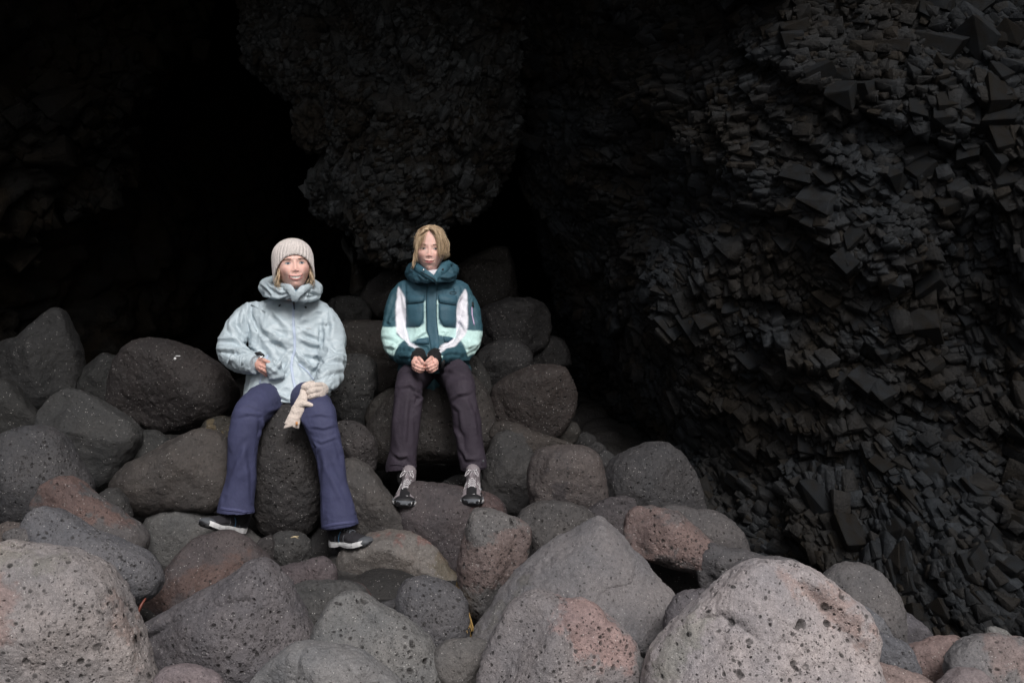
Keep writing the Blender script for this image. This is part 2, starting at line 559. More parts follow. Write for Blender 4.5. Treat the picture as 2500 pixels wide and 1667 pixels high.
# ------------------------------------------------------------------ craggy rock surfaces
def crag_disp(u, v, seed, amp=1.0, slope=.5):
    """fractured relief over a surface parametrised in metres; returns height, matrix amount, per-piece random"""
    p = np.column_stack([u, v])
    q3 = np.column_stack([u, v, np.zeros(len(u))])
    wx = fbm(q3 * 1.1, seed + 3, 3); wy = fbm(q3 * 1.1 + 40, seed + 4, 3)
    p = p + np.column_stack([wx, wy]) * .10
    ca, sa = math.cos(-.55), math.sin(-.55)          # the layering dips down to the right
    pr = np.column_stack([p[:, 0] * ca - p[:, 1] * sa, p[:, 0] * sa + p[:, 1] * ca])
    h = fbm(q3 * .55, seed, 3) * .26
    gap = np.zeros(len(u)); rid = np.zeros(len(u))
    for k, (sx, sy, a, t) in enumerate(((.62, .45, .09, .24), (.26, .18, .040, .40), (.12, .08, .014, .4), (.05, .036, .004, .4))):
        j = pr + np.column_stack([fbm(q3 / sx * .9, seed + 50 + k, 2), fbm(q3 / sx * .9 + 7, seed + 60 + k, 2)]) * sx * .12
        f1, f2, off, r = cells(np.column_stack([j[:, 0] / sx, j[:, 1] / sy]), seed + 100 * k)
        edge = f2 - f1
        tilt = (r[1] - .5) * off[:, 0] * sx * t + ((r[2] - .5) - .25) * off[:, 1] * sy * t * 1.4
        h = h + (r[0] - .5) * a + tilt - a * .55 * np.exp(-edge / .07)
        gap = np.maximum(gap, np.exp(-edge / (.10 if k < 2 else .06)) * (.55, .7, .45, .2)[k])
        if k in (1, 2): rid = rid + r[3] * .5
        gap = np.maximum(gap, (r[0] < .16) * (.0, .75, .6, .2)[k])
    return h * amp, np.clip(gap, 0, 1), rid

def crag_sheet(name, fn, us, vs, seed, mat, amp=1.0, parent=None, **kw):
    """fn(u, v) -> base points (N,3), unit normals (N,3) with u, v in metres"""
    U, V = np.meshgrid(us, vs); U = U.ravel(); V = V.ravel()
    b, n = fn(U, V)
    h, gap, rid = crag_disp(U, V, seed, amp)
    pts = b + n * h[:, None]
    m = len(us); k = len(vs)
    i = np.arange((k - 1) * (m - 1)); r0 = i // (m - 1) * m + i % (m - 1)
    me = mk_mesh(name, pts, np.column_stack([r0, r0 + 1, r0 + m + 1, r0 + m]), smooth=False)
    setcol(me, np.column_stack([gap, rid, np.zeros(len(U))]))
    o = put(name, me, mat, parent, **kw)
    return o, pts, n, h

def plan_path(pts):
    """plan curve with arc length; returns interpolators"""
    pts = np.array(pts, float)
    dense = []
    m = len(pts)
    for i in range(m - 1):
        p0 = pts[max(i - 1, 0)]; p1 = pts[i]; p2 = pts[i + 1]; p3 = pts[min(i + 2, m - 1)]
        for k in range(12):
            t = k / 12
            dense.append(0.5 * ((2 * p1) + (-p0 + p2) * t + (2 * p0 - 5 * p1 + 4 * p2 - p3) * t * t + (-p0 + 3 * p1 - 3 * p2 + p3) * t ** 3))
    dense.append(pts[-1]); d = np.array(dense)
    s = np.concatenate([[0], np.cumsum(np.hypot(*np.diff(d, axis=0).T))])
    return s, d

# right-hand cliff: runs from beside the camera into the cave, leaning over to the left with height
RS, RD = plan_path([(7.5, -1.5), (5.2, .6), (3.7, 2.4), (2.95, 3.3), (2.30, 4.15), (1.75, 4.85), (1.22, 5.7), (.80, 6.8), (.62, 7.9), (1.0, 9.2), (1.6, 10.8), (1.9, 12.5)])
def right_wall(u, v):
    x = np.interp(u, RS, RD[:, 0]); y = np.interp(u, RS, RD[:, 1])
    e = .05
    tx = np.interp(u + e, RS, RD[:, 0]) - np.interp(u - e, RS, RD[:, 0]); ty = np.interp(u + e, RS, RD[:, 1]) - np.interp(u - e, RS, RD[:, 1])
    l = np.hypot(tx, ty) + 1e-9; tx, ty = tx / l, ty / l
    nx, ny = ty, -tx                                  # towards the open side (left and front)
    flip = np.where(nx > 0, -1, 1); nx, ny = nx * flip, ny * flip
    z = v
    far = sstep(4.6, 7.4, y)
    lean = (z - .8) * (.06 + .16 * far) + .05 * np.maximum(z - 2.6, 0) ** 2 * far
    lean = np.minimum(lean, 1.6) + .55 * np.maximum(1.05 - z, 0)
    b = np.column_stack([x + nx * lean, y + ny * lean, z])
    return b, np.column_stack([nx, ny, -.12 * np.ones(len(u))])
us = np.concatenate([np.arange(0, RS[-1], .12)])
uA = np.interp(3.3, RD[:, 1], RS); uB = np.interp(8.4, RD[:, 1], RS)
us = np.concatenate([np.arange(0, uA, .07), np.arange(uA, uB, .0085), np.arange(uB, RS[-1], .04)])
vs = np.concatenate([np.arange(-.4, 4.9, .0085), np.arange(4.9, 14, .09)])
cliff, rw_pts, rw_n, rw_h = crag_sheet('cliff', right_wall, us, vs, 7, M['crag'], kind='structure')

# cave back wall and left wall in one sheet
LS, LD = plan_path([(-9, 1.5), (-6.5, 3.6), (-4.6, 5.2), (-3.7, 6.6), (-3.4, 8.2), (-2.6, 10.0), (-.8, 11.2), (.8, 11.6), (2.4, 11.8)])
def left_wall(u, v):
    x = np.interp(u, LS, LD[:, 0]); y = np.interp(u, LS, LD[:, 1])
    e = .05
    tx = np.interp(u + e, LS, LD[:, 0]) - np.interp(u - e, LS, LD[:, 0]); ty = np.interp(u + e, LS, LD[:, 1]) - np.interp(u - e, LS, LD[:, 1])
    l = np.hypot(tx, ty) + 1e-9; tx, ty = tx / l, ty / l
    nx, ny = ty, -tx
    lean = np.minimum((v - .8) * .22, 1.3)
    return np.column_stack([x + nx * lean, y + ny * lean, v]), np.column_stack([nx, ny, -.15 * np.ones(len(u))])
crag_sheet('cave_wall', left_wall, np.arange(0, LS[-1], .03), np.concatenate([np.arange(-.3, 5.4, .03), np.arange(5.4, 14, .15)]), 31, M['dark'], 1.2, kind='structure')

# cave roof and the cliff face above the mouth
def roof(u, v):      # v runs from the back of the cave forward to the lip, then up the cliff face
    x = u - 10
    inside = np.minimum(v, 8.6); up = np.maximum(v - 8.6, 0)
    y = 12.8 - inside - .12 * np.sin(x * .7 + 1) * sstep(6, 8, v)
    z = LIP + .32 * (8.6 - inside) - .02 * (8.6 - inside) ** 2 + up
    y = y + .15 * up
    nz = -np.ones(len(u)) * (up < .05) ; ny = -np.ones(len(u)) * (up > -.05) * .5
    n = np.column_stack([np.zeros(len(u)), np.where(up > 0, -1, -.25), np.where(up > 0, -.1, -1)])
    return np.column_stack([x, y, z]), n / np.linalg.norm(n, axis=1)[:, None]
LIP = 4.1
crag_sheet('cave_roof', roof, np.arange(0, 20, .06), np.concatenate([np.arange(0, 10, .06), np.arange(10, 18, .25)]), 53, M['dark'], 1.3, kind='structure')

# ------------------------------------------------------------------ stones
CR = {'C1': (0, 740, 3.4083), 'C2': (0, 1150, 3.0323), 'C3': (500, 1200, 3.3571), 'C4': (820, 600, 2.3765), 'C5': (1080, 1100, 2.7658),
      'C6': (1740, 1100, 2.7658), 'R2': (480, 930, 3.4851), 'D': (0, 0, .9408), 'S': (0, 0, 1.0), 'J': (500, 550, 3.4851), 'K': (900, 530, 3.9188),
      'L': (900, 860, 3.9188), 'FA': (640, 570, 9.8), 'FB': (980, 540, 9.8)}
def conv(c):
    x0, y0, s = CR[c]
    return lambda x, y: (x0 + x / s, y0 + y / s)

def radial(q, n=720, smooth=5.0):
    """centre and radius by angle of an outline (photograph pixels)"""
    q = np.array(q, float)
    x, y = q[:, 0], q[:, 1]; x2, y2 = np.roll(x, -1), np.roll(y, -1)
    cr = x * y2 - x2 * y; A = cr.sum() / 2
    c = np.array([((x + x2) * cr).sum(), ((y + y2) * cr).sum()]) / (6 * A)
    th = np.arange(n) * 2 * math.pi / n
    R = np.zeros(n)
    dx, dy = np.cos(th), np.sin(th)
    for i in range(len(q)):
        ax, ay = q[i] - c; bx, by = q[(i + 1) % len(q)] - c
        ex, ey = bx - ax, by - ay
        den = dx * ey - dy * ex
        with np.errstate(divide='ignore', invalid='ignore'):
            t = (ax * ey - ay * ex) / den; s = (ax * dy - ay * dx) / den
        ok = (t > 0) & (s >= -1e-6) & (s <= 1 + 1e-6) & np.isfinite(t)
        R = np.where(ok & (t > R), t, R)
    R[R == 0] = np.median(R[R > 0])
    k = int(smooth * 3 / 360 * n); w = np.exp(-.5 * (np.arange(-k, k + 1) / (smooth / 360 * n)) ** 2); w /= w.sum()
    R = np.convolve(np.concatenate([R[-k:], R, R[:k]]), w, 'valid')
    return c, R

STONES = {}
def stone(key, label, crop, outline, Yf, T, style, rgb, patches=(), sub=5, seed=None, name='boulder', cat='boulder', planes=4, crag=0.0, lump=.06, power=2.35, group='sea-worn boulders', smooth=3.5, lean=0.0, mat=None, grooves=()):
    """one stone: outline in crop pixels, Yf = depth of its front, T = half depth / mean radius"""
    cv = conv(crop); q = [cv(*p) for p in outline]
    seed = seed if seed is not None else (sum(ord(c) * (i + 3) for i, c in enumerate(key)) % 9973)
    rs = np.random.RandomState(seed)
    c, R = radial(q, smooth=smooth)
    R = R * 1.02 + 3
    mr = R.mean() / F * Yf
    Td = mr * T
    Yc = Yf + Td
    C = P(c[0], c[1], Yc)
    n, f = ico(sub)
    s = np.hypot(n[:, 0], n[:, 2])
    th = np.arctan2(-n[:, 2], n[:, 0]) % (2 * math.pi)
    Rw = np.interp(th, np.arange(721) * 2 * math.pi / 720, np.append(R, R[0])) / F * Yc
    k = (s ** power + np.abs(n[:, 1]) ** power) ** (1 / power)
    sx, sy = s / k, n[:, 1] / k
    dirx = np.where(s > 1e-6, n[:, 0] / np.maximum(s, 1e-6), 0); dirz = np.where(s > 1e-6, n[:, 2] / np.maximum(s, 1e-6), 0)
    v = np.column_stack([dirx * Rw * sx, sy * Td, dirz * Rw * sx])
    v[:, 1] += lean * v[:, 2]
    # soft flats worn onto the stone
    for _ in range(planes):
        a = rs.uniform(-1, 1); e = rs.uniform(-.35, .95)
        pn = np.array([math.sin(a) * math.cos(e), -math.cos(a) * math.cos(e), math.sin(e)])
        ext = (v @ pn).max(); d = ext * rs.uniform(.68, .86)
        over = v @ pn - d; sc = mr * .035
        soft = sc * np.logaddexp(0, over / sc)
        v -= np.outer(soft * .9 * sstep(.12, .75, np.abs(n[:, 1])), pn)
    nn = v / (np.linalg.norm(v, axis=1)[:, None] + 1e-9)
    front = .25 + .75 * np.abs(nn[:, 1])
    v += nn * (fbm(v / mr * .9 + seed, seed, 3, .45) * mr * lump * front)[:, None]
    v += nn * (fbm(v / .09 + seed, seed + 9, 3, .5) * mr * .020)[:, None]
    v += nn * (fbm(v / .035 + seed, seed + 19, 3, .6) * .0035)[:, None]
    if crag:
        g = 0; rid = 0
        for kk, sz in enumerate((.42, .17, .075, .034)):
            w = v + np.column_stack([fbm(v / sz * .7 + 3 * j, seed + 40 + j, 2) for j in range(3)]) * sz * .3
            f1, f2, off, r = cells(w / (sz * np.array([1, 1, 1.35])), seed + kk * 31, 3)
            ed = f2 - f1
            v = v + nn * ((r[0] - .5) * sz * .5 * crag + (off[:, 2] * (r[1] - .2) + off[:, 0] * (r[2] - .5)) * sz * .5 * crag - sz * .22 * crag * np.exp(-ed / .08))[:, None]
            g = np.maximum(g, np.exp(-ed / .1) * (.5, .7, .5, .3)[kk]); rid = rid + r[3] / 4
        colr = np.column_stack([g, rid, rid * 0])
    else:
        dep = np.interp(Yf, [2.9, 3.4, 4.0, 4.5, 5.0, 5.6, 6.2], [1.0, .84, .64, .46, .33, .19, .19])   # light falloff towards the cave put into the colour: deeper stones are darker
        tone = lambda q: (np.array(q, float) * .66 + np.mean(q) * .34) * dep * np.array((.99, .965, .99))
        colr = np.tile(tone(rgb), (len(v), 1))
        u, w = proj(v + C)
        wob = fbm(v / .05, seed + 3, 5, .72) * 17 + fbm(v / .25, seed + 4, 2) * 16
        for p in patches:
            pc, poly, soft = p
            pq = [cv(*z) for z in poly]
            cc = np.mean(pq, axis=0)
            # signed distance to the polygon, softened and broken up
            d = np.full(len(v), 1e9)
            for i in range(len(pq)):
                ax, ay = pq[i]; bx, by = pq[(i + 1) % len(pq)]; ex, ey = bx - ax, by - ay
                t = np.clip(((u - ax) * ex + (w - ay) * ey) / (ex * ex + ey * ey + 1e-9), 0, 1)
                d = np.minimum(d, np.hypot(u - ax - t * ex, w - ay - t * ey))
            d = np.where(in_poly(u, w, pq), -d, d)
            a = (1 - sstep(-soft * 1.1, soft * 1.1, d + wob * 1.4))[:, None] * .85
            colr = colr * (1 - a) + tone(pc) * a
    if grooves:
        u, w = proj(v + C)
        for pts, wd, dp in grooves:
            gq = [cv(*z) for z in pts]; d = np.full(len(v), 1e9)
            for i in range(len(gq) - 1):
                ax, ay = gq[i]; bx, by = gq[i + 1]; ex, ey = bx - ax, by - ay
                t = np.clip(((u - ax) * ex + (w - ay) * ey) / (ex * ex + ey * ey + 1e-9), 0, 1)
                d = np.minimum(d, np.hypot(u - ax - t * ex, w - ay - t * ey))
            v[:, 1] += dp * np.exp(-(d / wd) ** 2) * (n[:, 1] < 0)
    me = mk_mesh(name, v, f, smooth=not crag)
    setcol(me, colr)
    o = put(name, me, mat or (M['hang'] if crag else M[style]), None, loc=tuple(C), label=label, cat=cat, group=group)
    STONES[key] = o
    return o

GR = (.115, .108, .110); GD = (.060, .058, .062); GB = (.085, .088, .098); BR = (.105, .090, .080); PU = (.095, .078, .082)
RD_ = (.17, .098, .085); PK = (.25, .17, .15); LT = (.245, .225, .22); OL = (.13, .118, .09); GN = (.12, .125, .12)
VD = (.035, .033, .034)

stone('b1', 'largest pale brown boulder with deep holes, cut off at the bottom left corner', 'C2', [(-160,700),(0,556),(120,562),(200,580),(400,590),(560,630),(680,690),(780,770),(870,900),(930,1030),(980,1170),(1030,1300),(1070,1450),(1110,1568),(1150,1750),(900,1950),(300,2000),(-200,1900)], 2.95, .8, 'big', (.235,.215,.205), [((.27,.18,.155), [(-200,740),(60,760),(110,900),(60,1200),(40,1400),(-200,1500)], 14), ((.20,.19,.16), [(-100,560),(300,590),(500,640),(420,760),(100,720),(-100,740)], 14), ((.25,.19,.165),[(880,900),(1000,1200),(1060,1500),(980,1500),(880,1250),(820,980)],10)], sub=7, planes=3)
stone('b2', 'long bluish grey boulder lying diagonally behind the large pale one at the left', 'C2', [(185,560),(190,480),(200,380),(240,310),(320,272),(400,300),(500,350),(620,430),(740,490),(880,550),(1000,590),(1080,630),(1150,720),(1180,810),(1150,880),(1060,940),(980,980),(920,985),(750,900),(450,760),(210,680)], 3.75, .8, 'ves', (.135,.14,.155), sub=6)
stone('b3', 'wedge of reddish boulder above the long bluish grey one, its lower end grey', 'C2', [(250,250),(330,120),(420,60),(490,52),(560,80),(640,160),(760,240),(870,310),(920,370),(1000,400),(1060,450),(1078,500),(1060,570),(1035,610),(900,640),(700,600),(500,500),(300,400)], 4.05, .8, 'med', (.13,.122,.122), [((.19,.105,.085), [(300,100),(500,40),(900,340),(920,370),(620,370),(520,360),(380,290),(300,250)], 10)], sub=6)
stone('b4', 'round dark grey boulder with fine pits at the left edge, mid height', 'C1', [(-120,1160),(0,1120),(150,1060),(300,1045),(430,1080),(520,1160),(600,1290),(680,1420),(740,1530),(720,1650),(560,1800),(350,1870),(200,1885),(-120,1850)], 4.35, .85, 'ves', (.092,.093,.100), sub=6)
stone('b5', 'small brown stone at the left edge beneath the round dark grey boulder', 'C2', [(-60,470),(0,415),(60,398),(150,410),(200,450),(190,570),(0,590),(-80,560)], 4.0, .8, 'med', (.125,.10,.088), sub=5)
stone('b5b', 'small grey pitted stone squeezed between the brown stone and the long bluish boulder', 'C2', [(40,520),(60,470),(110,445),(190,440),(240,500),(220,600),(60,620)], 3.8, .8, 'ves', (.125,.12,.12), sub=5)
stone('b6', 'greenish grey boulder behind the left-pointing black shoe', 'C2', [(1085,500),(1090,400),(1120,330),(1200,285),(1300,280),(1430,285),(1540,340),(1700,400),(1820,460),(1900,520),(1945,640),(1800,760),(1500,800),(1180,780),(1100,690)], 4.7, .8, 'fine', (.20,.205,.195), sub=6, planes=4, lump=.08)
stone('b7', 'rust-red boulder peaking just under the sole of the left-pointing shoe', 'C2', [(1015,1170),(1020,1050),(1080,940),(1170,830),(1250,740),(1330,640),(1400,560),(1480,500),(1560,485),(1690,473),(1790,520),(1860,580),(1940,640),(2000,720),(1980,900),(1700,1100),(1400,1250),(1100,1300)], 4.15, .8, 'med', (.125,.10,.10), [((.17,.095,.075), [(1060,900),(1400,700),(1880,600),(1960,700),(1880,760),(1560,880),(1250,1040),(1050,1120)], 16)], sub=6, smooth=4)
stone('b8', 'big dark purplish grey boulder full of fine holes, in front of the rust-red one', 'S', [(318,1600),(330,1545),(396,1509),(462,1470),(514,1440),(561,1414),(605,1385),(645,1370),(676,1402),(703,1438),(726,1486),(744,1534),(757,1575),(740,1650),(680,1720),(500,1740),(370,1680)], 3.25, .75, 'ves', (.118,.110,.118), sub=7, smooth=3.5, grooves=[([(360,1560),(440,1520),(520,1490),(600,1470)], 14, .02)])
stone('b9', 'small purple stone peeping over the bottom edge beside the large pale boulder', 'C2', [(1150,1600),(1180,1520),(1210,1480),(1270,1463),(1400,1465),(1520,1490),(1600,1530),(1630,1600),(1500,1700),(1200,1700)], 2.95, .8, 'fine', (.17,.135,.14), sub=5)
stone('b10', 'smooth grey-green boulder at the bottom edge, left of centre', 'C3', [(380,1600),(500,1450),(620,1350),(740,1280),(860,1262),(1000,1280),(1130,1300),(1260,1350),(1400,1440),(1500,1520),(1600,1600),(1650,1750),(1000,1850),(400,1750)], 2.98, .8, 'fine', (.165,.17,.17), sub=6, planes=4, grooves=[([(800,1275),(770,1340),(760,1420),(740,1560)], 12, .02)])
stone('b11', 'large grey-green pitted boulder sloping down to the right, bottom centre', 'C3', [(888,1230),(920,1130),(1000,980),(1060,900),(1130,855),(1220,848),(1290,870),(1380,930),(1560,1020),(1700,1110),(1800,1220),(1860,1330),(1910,1460),(1955,1568),(1970,1700),(1700,1850),(1300,1600),(980,1350)], 3.2, .75, 'big', (.15,.155,.15), sub=6, planes=3, smooth=4, grooves=[([(1180,880),(1250,1000),(1330,1100),(1450,1250),(1500,1400)], 24, .014)])
stone('b12', 'upright dark grey pitted boulder below the olive-brown one', 'C3', [(1590,960),(1600,850),(1640,780),(1700,740),(1800,735),(1900,760),(2000,800),(2080,850),(2120,930),(2135,1050),(2130,1220),(2050,1290),(1960,1350),(1900,1360),(1800,1290),(1680,1150),(1600,1050)], 3.6, .8, 'ves', (.105,.106,.115), sub=6, power=2.8, smooth=4)
stone('b13', 'small rounded brownish grey stone at the bottom, right of the pitted grey-green boulder', 'C3', [(1895,1360),(1930,1300),(2000,1240),(2100,1232),(2250,1235),(2340,1280),(2330,1400),(2270,1520),(2150,1580),(2000,1575),(1940,1500)], 3.25, .8, 'fine', (.125,.12,.112), sub=6)
stone('b14', 'dark greenish boulder in shade between the purplish and the grey-green pitted boulders', 'C3', [(705,830),(760,780),(850,755),(1000,755),(1120,755),(1200,765),(1280,800),(1330,890),(1200,1050),(1030,1180),(900,1240),(800,1080),(740,930)], 3.75, .8, 'med', (.078,.08,.078), sub=6, lump=.09)
stone('b14b', 'small red knob of stone behind the dark greenish boulder', 'C3', [(1180,800),(1200,768),(1240,760),(1290,790),(1340,850),(1355,900),(1300,960),(1200,900)], 3.9, .8, 'med', (.125,.075,.07), sub=5)
stone('b15', 'flat purple stone below the small round vesicular one', 'C3', [(590,650),(700,620),(800,610),(880,570),(950,550),(1010,575),(1050,640),(1058,750),(1000,800),(850,830),(700,820),(640,740)], 4.05, .8, 'med', (.125,.098,.105), sub=6)
stone('b16', 'small round dark pitted stone standing between the hooded woman\'s feet', 'C3', [(530,560),(540,450),(570,390),(610,350),(700,346),(790,365),(840,410),(850,500),(830,580),(760,630),(650,640),(570,640)], 4.6, .85, 'ves', (.085,.087,.085), sub=6)
stone('b17', 'dark rounded boulder behind the right-pointing shoe', 'C3', [(850,560),(860,430),(890,350),(950,310),(1030,320),(1120,380),(1200,480),(1180,700),(1050,760),(900,730)], 4.9, .8, 'fine', (.075,.073,.076), sub=5)
stone('b18', 'wet olive-brown boulder with a rust-red top under the right-pointing shoe', 'C3', [(1095,640),(1100,560),(1150,487),(1240,440),(1350,365),(1500,335),(1680,340),(1780,380),(1880,450),(1960,540),(2010,640),(2080,700),(2110,800),(2090,880),(1980,900),(1800,830),(1620,800),(1450,815),(1300,780),(1180,730)], 4.58, .8, 'wet', (.27,.24,.205), [((.36,.15,.115), [(1330,300),(1750,320),(1880,450),(1840,460),(1700,420),(1500,400),(1370,420)], 6), ((.19,.15,.075), [(1900,520),(2100,660),(2120,880),(1990,860),(1930,640)], 8)], sub=6, smooth=4)
stone('b19', 'long smooth grey-brown boulder leaning beside the hooded woman\'s left trouser leg', 'C3', [(1155,-242),(1215,-253),(1282,-232),(1349,-175),(1436,-59),(1511,57),(1600,180),(1670,240),(1700,330),(1600,370),(1400,370),(1250,330),(1120,170),(1060,-50),(1100,-190)], 4.7, .8, 'fine', (.135,.125,.115), sub=6, smooth=4)
stone('b20', 'broad purplish boulder that carries both shoes of the woman in the teal jacket', 'S', [(970,1260),(975,1215),(1000,1188),(1035,1182),(1100,1190),(1150,1200),(1190,1208),(1222,1225),(1235,1270),(1215,1330),(1160,1390),(1120,1425),(1060,1390),(1000,1320)], 4.7, .8, 'med', (.15,.122,.128), [((.19,.11,.105), [(1150,1190),(1240,1220),(1230,1270),(1170,1240)], 8)], sub=6, planes=2)
stone('b21', 'two-toned upright boulder, grey on top and pinkish below, right of the dry stalks', 'C5', [(120,800),(130,720),(150,640),(180,520),(200,440),(225,408),(280,405),(380,430),(500,475),(570,520),(590,570),(570,640),(550,720),(510,810),(440,930),(380,1040),(320,1110),(270,1140),(210,1110),(160,1020),(125,920)], 3.85, .8, 'ves', (.155,.15,.145), [((.20,.135,.12), [(100,660),(300,650),(460,580),(560,530),(580,600),(540,760),(460,880),(300,870),(180,900),(100,860)], 9)], sub=6, smooth=3)
stone('b22', 'large light grey pyramid-shaped boulder with a crack, centre right', 'C5', [(215,1240),(330,1080),(430,940),(560,800),(720,680),(880,590),(980,530),(1060,500),(1110,515),(1160,560),(1230,630),(1320,730),(1420,840),(1490,920),(1540,980),(1575,1040),(1540,1110),(1510,1250),(1450,1310),(1330,1340),(1100,1380),(700,1420),(350,1370)], 3.5, .75, 'fine', (.185,.178,.182), [((.15,.145,.13), [(200,1250),(560,820),(600,900),(500,1100),(300,1300)], 12)], sub=7, planes=0, smooth=2.0, power=1.75, lean=.35, lump=.035, grooves=[([(1305,755),(1295,800),(1288,870),(1270,905),(1200,918),(1140,930),(1100,950),(1060,975),(1045,1010),(1015,1050)], 3.0, .012)])
stone('b23', 'big rounded boulder, grey with a pink right shoulder, bottom centre right', 'C5', [(250,1600),(290,1450),(320,1330),(370,1230),(430,1110),(500,1030),(580,980),(650,972),(740,1000),(820,1035),(900,1030),(990,1055),(1080,1115),(1170,1190),(1250,1270),(1290,1350),(1300,1430),(1340,1500),(1360,1650),(1200,1800),(700,1850),(240,1750)], 2.95, .75, 'ves', (.19,.175,.175), [((.29,.18,.16), [(830,1000),(1000,1040),(1180,1190),(1280,1330),(1300,1420),(1200,1480),(1050,1490),(930,1330),(800,1200)], 14)], sub=7, smooth=3, planes=3, grooves=[([(790,1020),(780,1120),(830,1240),(900,1380),(960,1500)], 16, .022)])
stone('b24', 'huge pale pinkish boulder with a ridge and scattered holes, bottom right', 'C6', [(-440,1660),(-420,1500),(-385,1380),(-305,1262),(-200,1155),(-100,1078),(0,1015),(60,960),(120,900),(200,830),(280,790),(370,775),(460,803),(540,812),(640,840),(740,880),(830,950),(920,1020),(1000,1090),(1060,1160),(1085,1250),(1080,1370),(1100,1480),(1130,1600),(1100,1800),(500,1900),(-350,1880)], 2.8, .7, 'big', (.31,.28,.275), [((.33,.235,.205), [(330,770),(460,790),(900,1000),(1090,1200),(1080,1380),(900,1280),(700,1080),(480,900)], 14), ((.23,.225,.19), [(-440,1560),(-360,1300),(-60,1060),(60,1080),(-120,1380),(-260,1640)], 16)], sub=7, smooth=3.5, planes=3, grooves=[([(470,815),(560,890),(680,1020),(800,1170),(920,1320),(1020,1450)], 34, .035), ([(-60,1150),(60,1130),(180,1190),(260,1260)], 14, .02)])
stone('b25', 'round dark grey boulder standing behind the huge pale one, against the cliff', 'C6', [(760,880),(830,810),(920,783),(1010,783),(1090,820),(1160,880),(1220,970),(1250,1060),(1268,1180),(1280,1320),(1150,1380),(1000,1300),(850,1100)], 3.7, .85, 'med', (.135,.13,.13), sub=6)
stone('b26', 'purplish grey sloping boulder right of the round dark one by the cliff', 'C6', [(1200,1150),(1250,1085),(1330,1120),(1400,1180),(1460,1250),(1505,1310),(1420,1370),(1320,1400),(1230,1340)], 3.75, .85, 'fine', (.115,.11,.125), sub=5)
stone('b27', 'small blue-black glossy stone low beside the huge pale boulder', 'C6', [(1070,1310),(1120,1255),(1220,1275),(1300,1330),(1360,1410),(1385,1500),(1340,1550),(1200,1520),(1100,1450)], 3.2, .8, 'med', (.105,.112,.128), sub=6)
stone('b27b', 'narrow bluish stone wedged between the huge pale boulder and the round dark one', 'C6', [(960,1060),(1000,1055),(1060,1085),(1130,1150),(1200,1260),(1150,1330),(1060,1300)], 3.45, .8, 'med', (.14,.15,.165), sub=5)
stone('b28', 'smooth pink boulder near the right corner, lower than the grey and pink one', 'C6', [(1320,1400),(1345,1345),(1400,1325),(1480,1298),(1560,1280),(1650,1275),(1710,1310),(1740,1370),(1700,1470),(1620,1560),(1560,1600),(1450,1620),(1370,1540)], 3.28, .8, 'med', (.25,.165,.145), sub=6)
stone('b29', 'grey and pink boulder cut off by the right edge', 'C6', [(1595,1480),(1610,1420),(1660,1360),(1740,1300),(1830,1272),(1950,1275),(2102,1300),(2250,1340),(2300,1450),(2250,1600),(1900,1700),(1650,1620)], 3.05, .8, 'med', (.17,.165,.165), [((.22,.16,.145), [(1850,1260),(2300,1330),(2300,1500),(1900,1480)], 14)], sub=6)
stone('b30', 'flat rust-pink stone at the bottom edge right of the huge pale boulder', 'C6', [(1070,1480),(1110,1452),(1200,1475),(1330,1515),(1420,1545),(1500,1600),(1450,1760),(1100,1760)], 2.95, .8, 'fine', (.22,.155,.135), sub=5)
stone('b31', 'low purplish stone at the bottom edge in front of the grey and pink boulder', 'C6', [(1540,1600),(1600,1540),(1690,1495),(1800,1500),(1870,1560),(1900,1680),(1600,1720)], 2.9, .8, 'fine', (.19,.155,.155), sub=5)
stone('b32', 'small pale grey stone lying against the foot of the cliff, far right', 'C6', [(1862,1240),(1880,1212),(1920,1208),(1975,1232),(2015,1290),(1960,1320),(1870,1300)], 3.75, .8, 'fine', (.21,.215,.20), sub=5)
stone('b33', 'salmon-pink pitted slab jutting over a dark hollow, right of centre', 'C5', [(1250,610),(1255,520),(1275,440),(1310,402),(1400,396),(1500,420),(1590,440),(1640,490),(1720,550),(1830,640),(1850,700),(1900,760),(1928,850),(1900,885),(1800,845),(1650,785),(1500,745),(1350,705),(1285,690)], 3.9, .8, 'ves', (.165,.14,.135), [((.24,.15,.13), [(1230,380),(1430,400),(1500,480),(1700,540),(1830,650),(1780,780),(1500,700),(1280,690)], 10)], sub=6, smooth=3)
stone('b34', 'grey sloping boulder behind the salmon-pink slab', 'C5', [(1450,460),(1500,400),(1560,380),(1650,400),(1740,420),(1850,425),(1930,480),(2000,550),(2040,630),(2055,710),(1950,780),(1800,760),(1600,640)], 4.15, .8, 'med', (.125,.118,.118), sub=6)
stone('b35', 'low dark grey boulder between the salmon slab and the cliff', 'C6', [(-90,800),(-60,700),(0,640),(100,685),(200,690),(300,720),(380,745),(330,830),(200,880),(100,920),(0,970),(-80,900)], 3.85, .8, 'ves', (.105,.103,.108), sub=6)
stone('b36', 'dark grey stone just behind the ridge of the huge pale boulder', 'C6', [(100,850),(160,780),(250,750),(350,735),(450,730),(540,750),(600,790),(655,840),(560,900),(300,930)], 3.55, .7, 'med', (.125,.12,.125), sub=5)
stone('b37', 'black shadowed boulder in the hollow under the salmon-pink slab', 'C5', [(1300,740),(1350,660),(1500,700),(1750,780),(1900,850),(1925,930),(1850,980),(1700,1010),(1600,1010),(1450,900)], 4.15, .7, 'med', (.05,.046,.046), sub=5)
stone('b38', 'dark round pitted stone just left of the huge pale boulder', 'C5', [(1512,1160),(1530,1080),(1580,1010),(1660,968),(1750,958),(1880,968),(1900,1050),(1750,1180),(1600,1250),(1525,1250)], 3.35, .8, 'ves', (.125,.115,.125), sub=6)
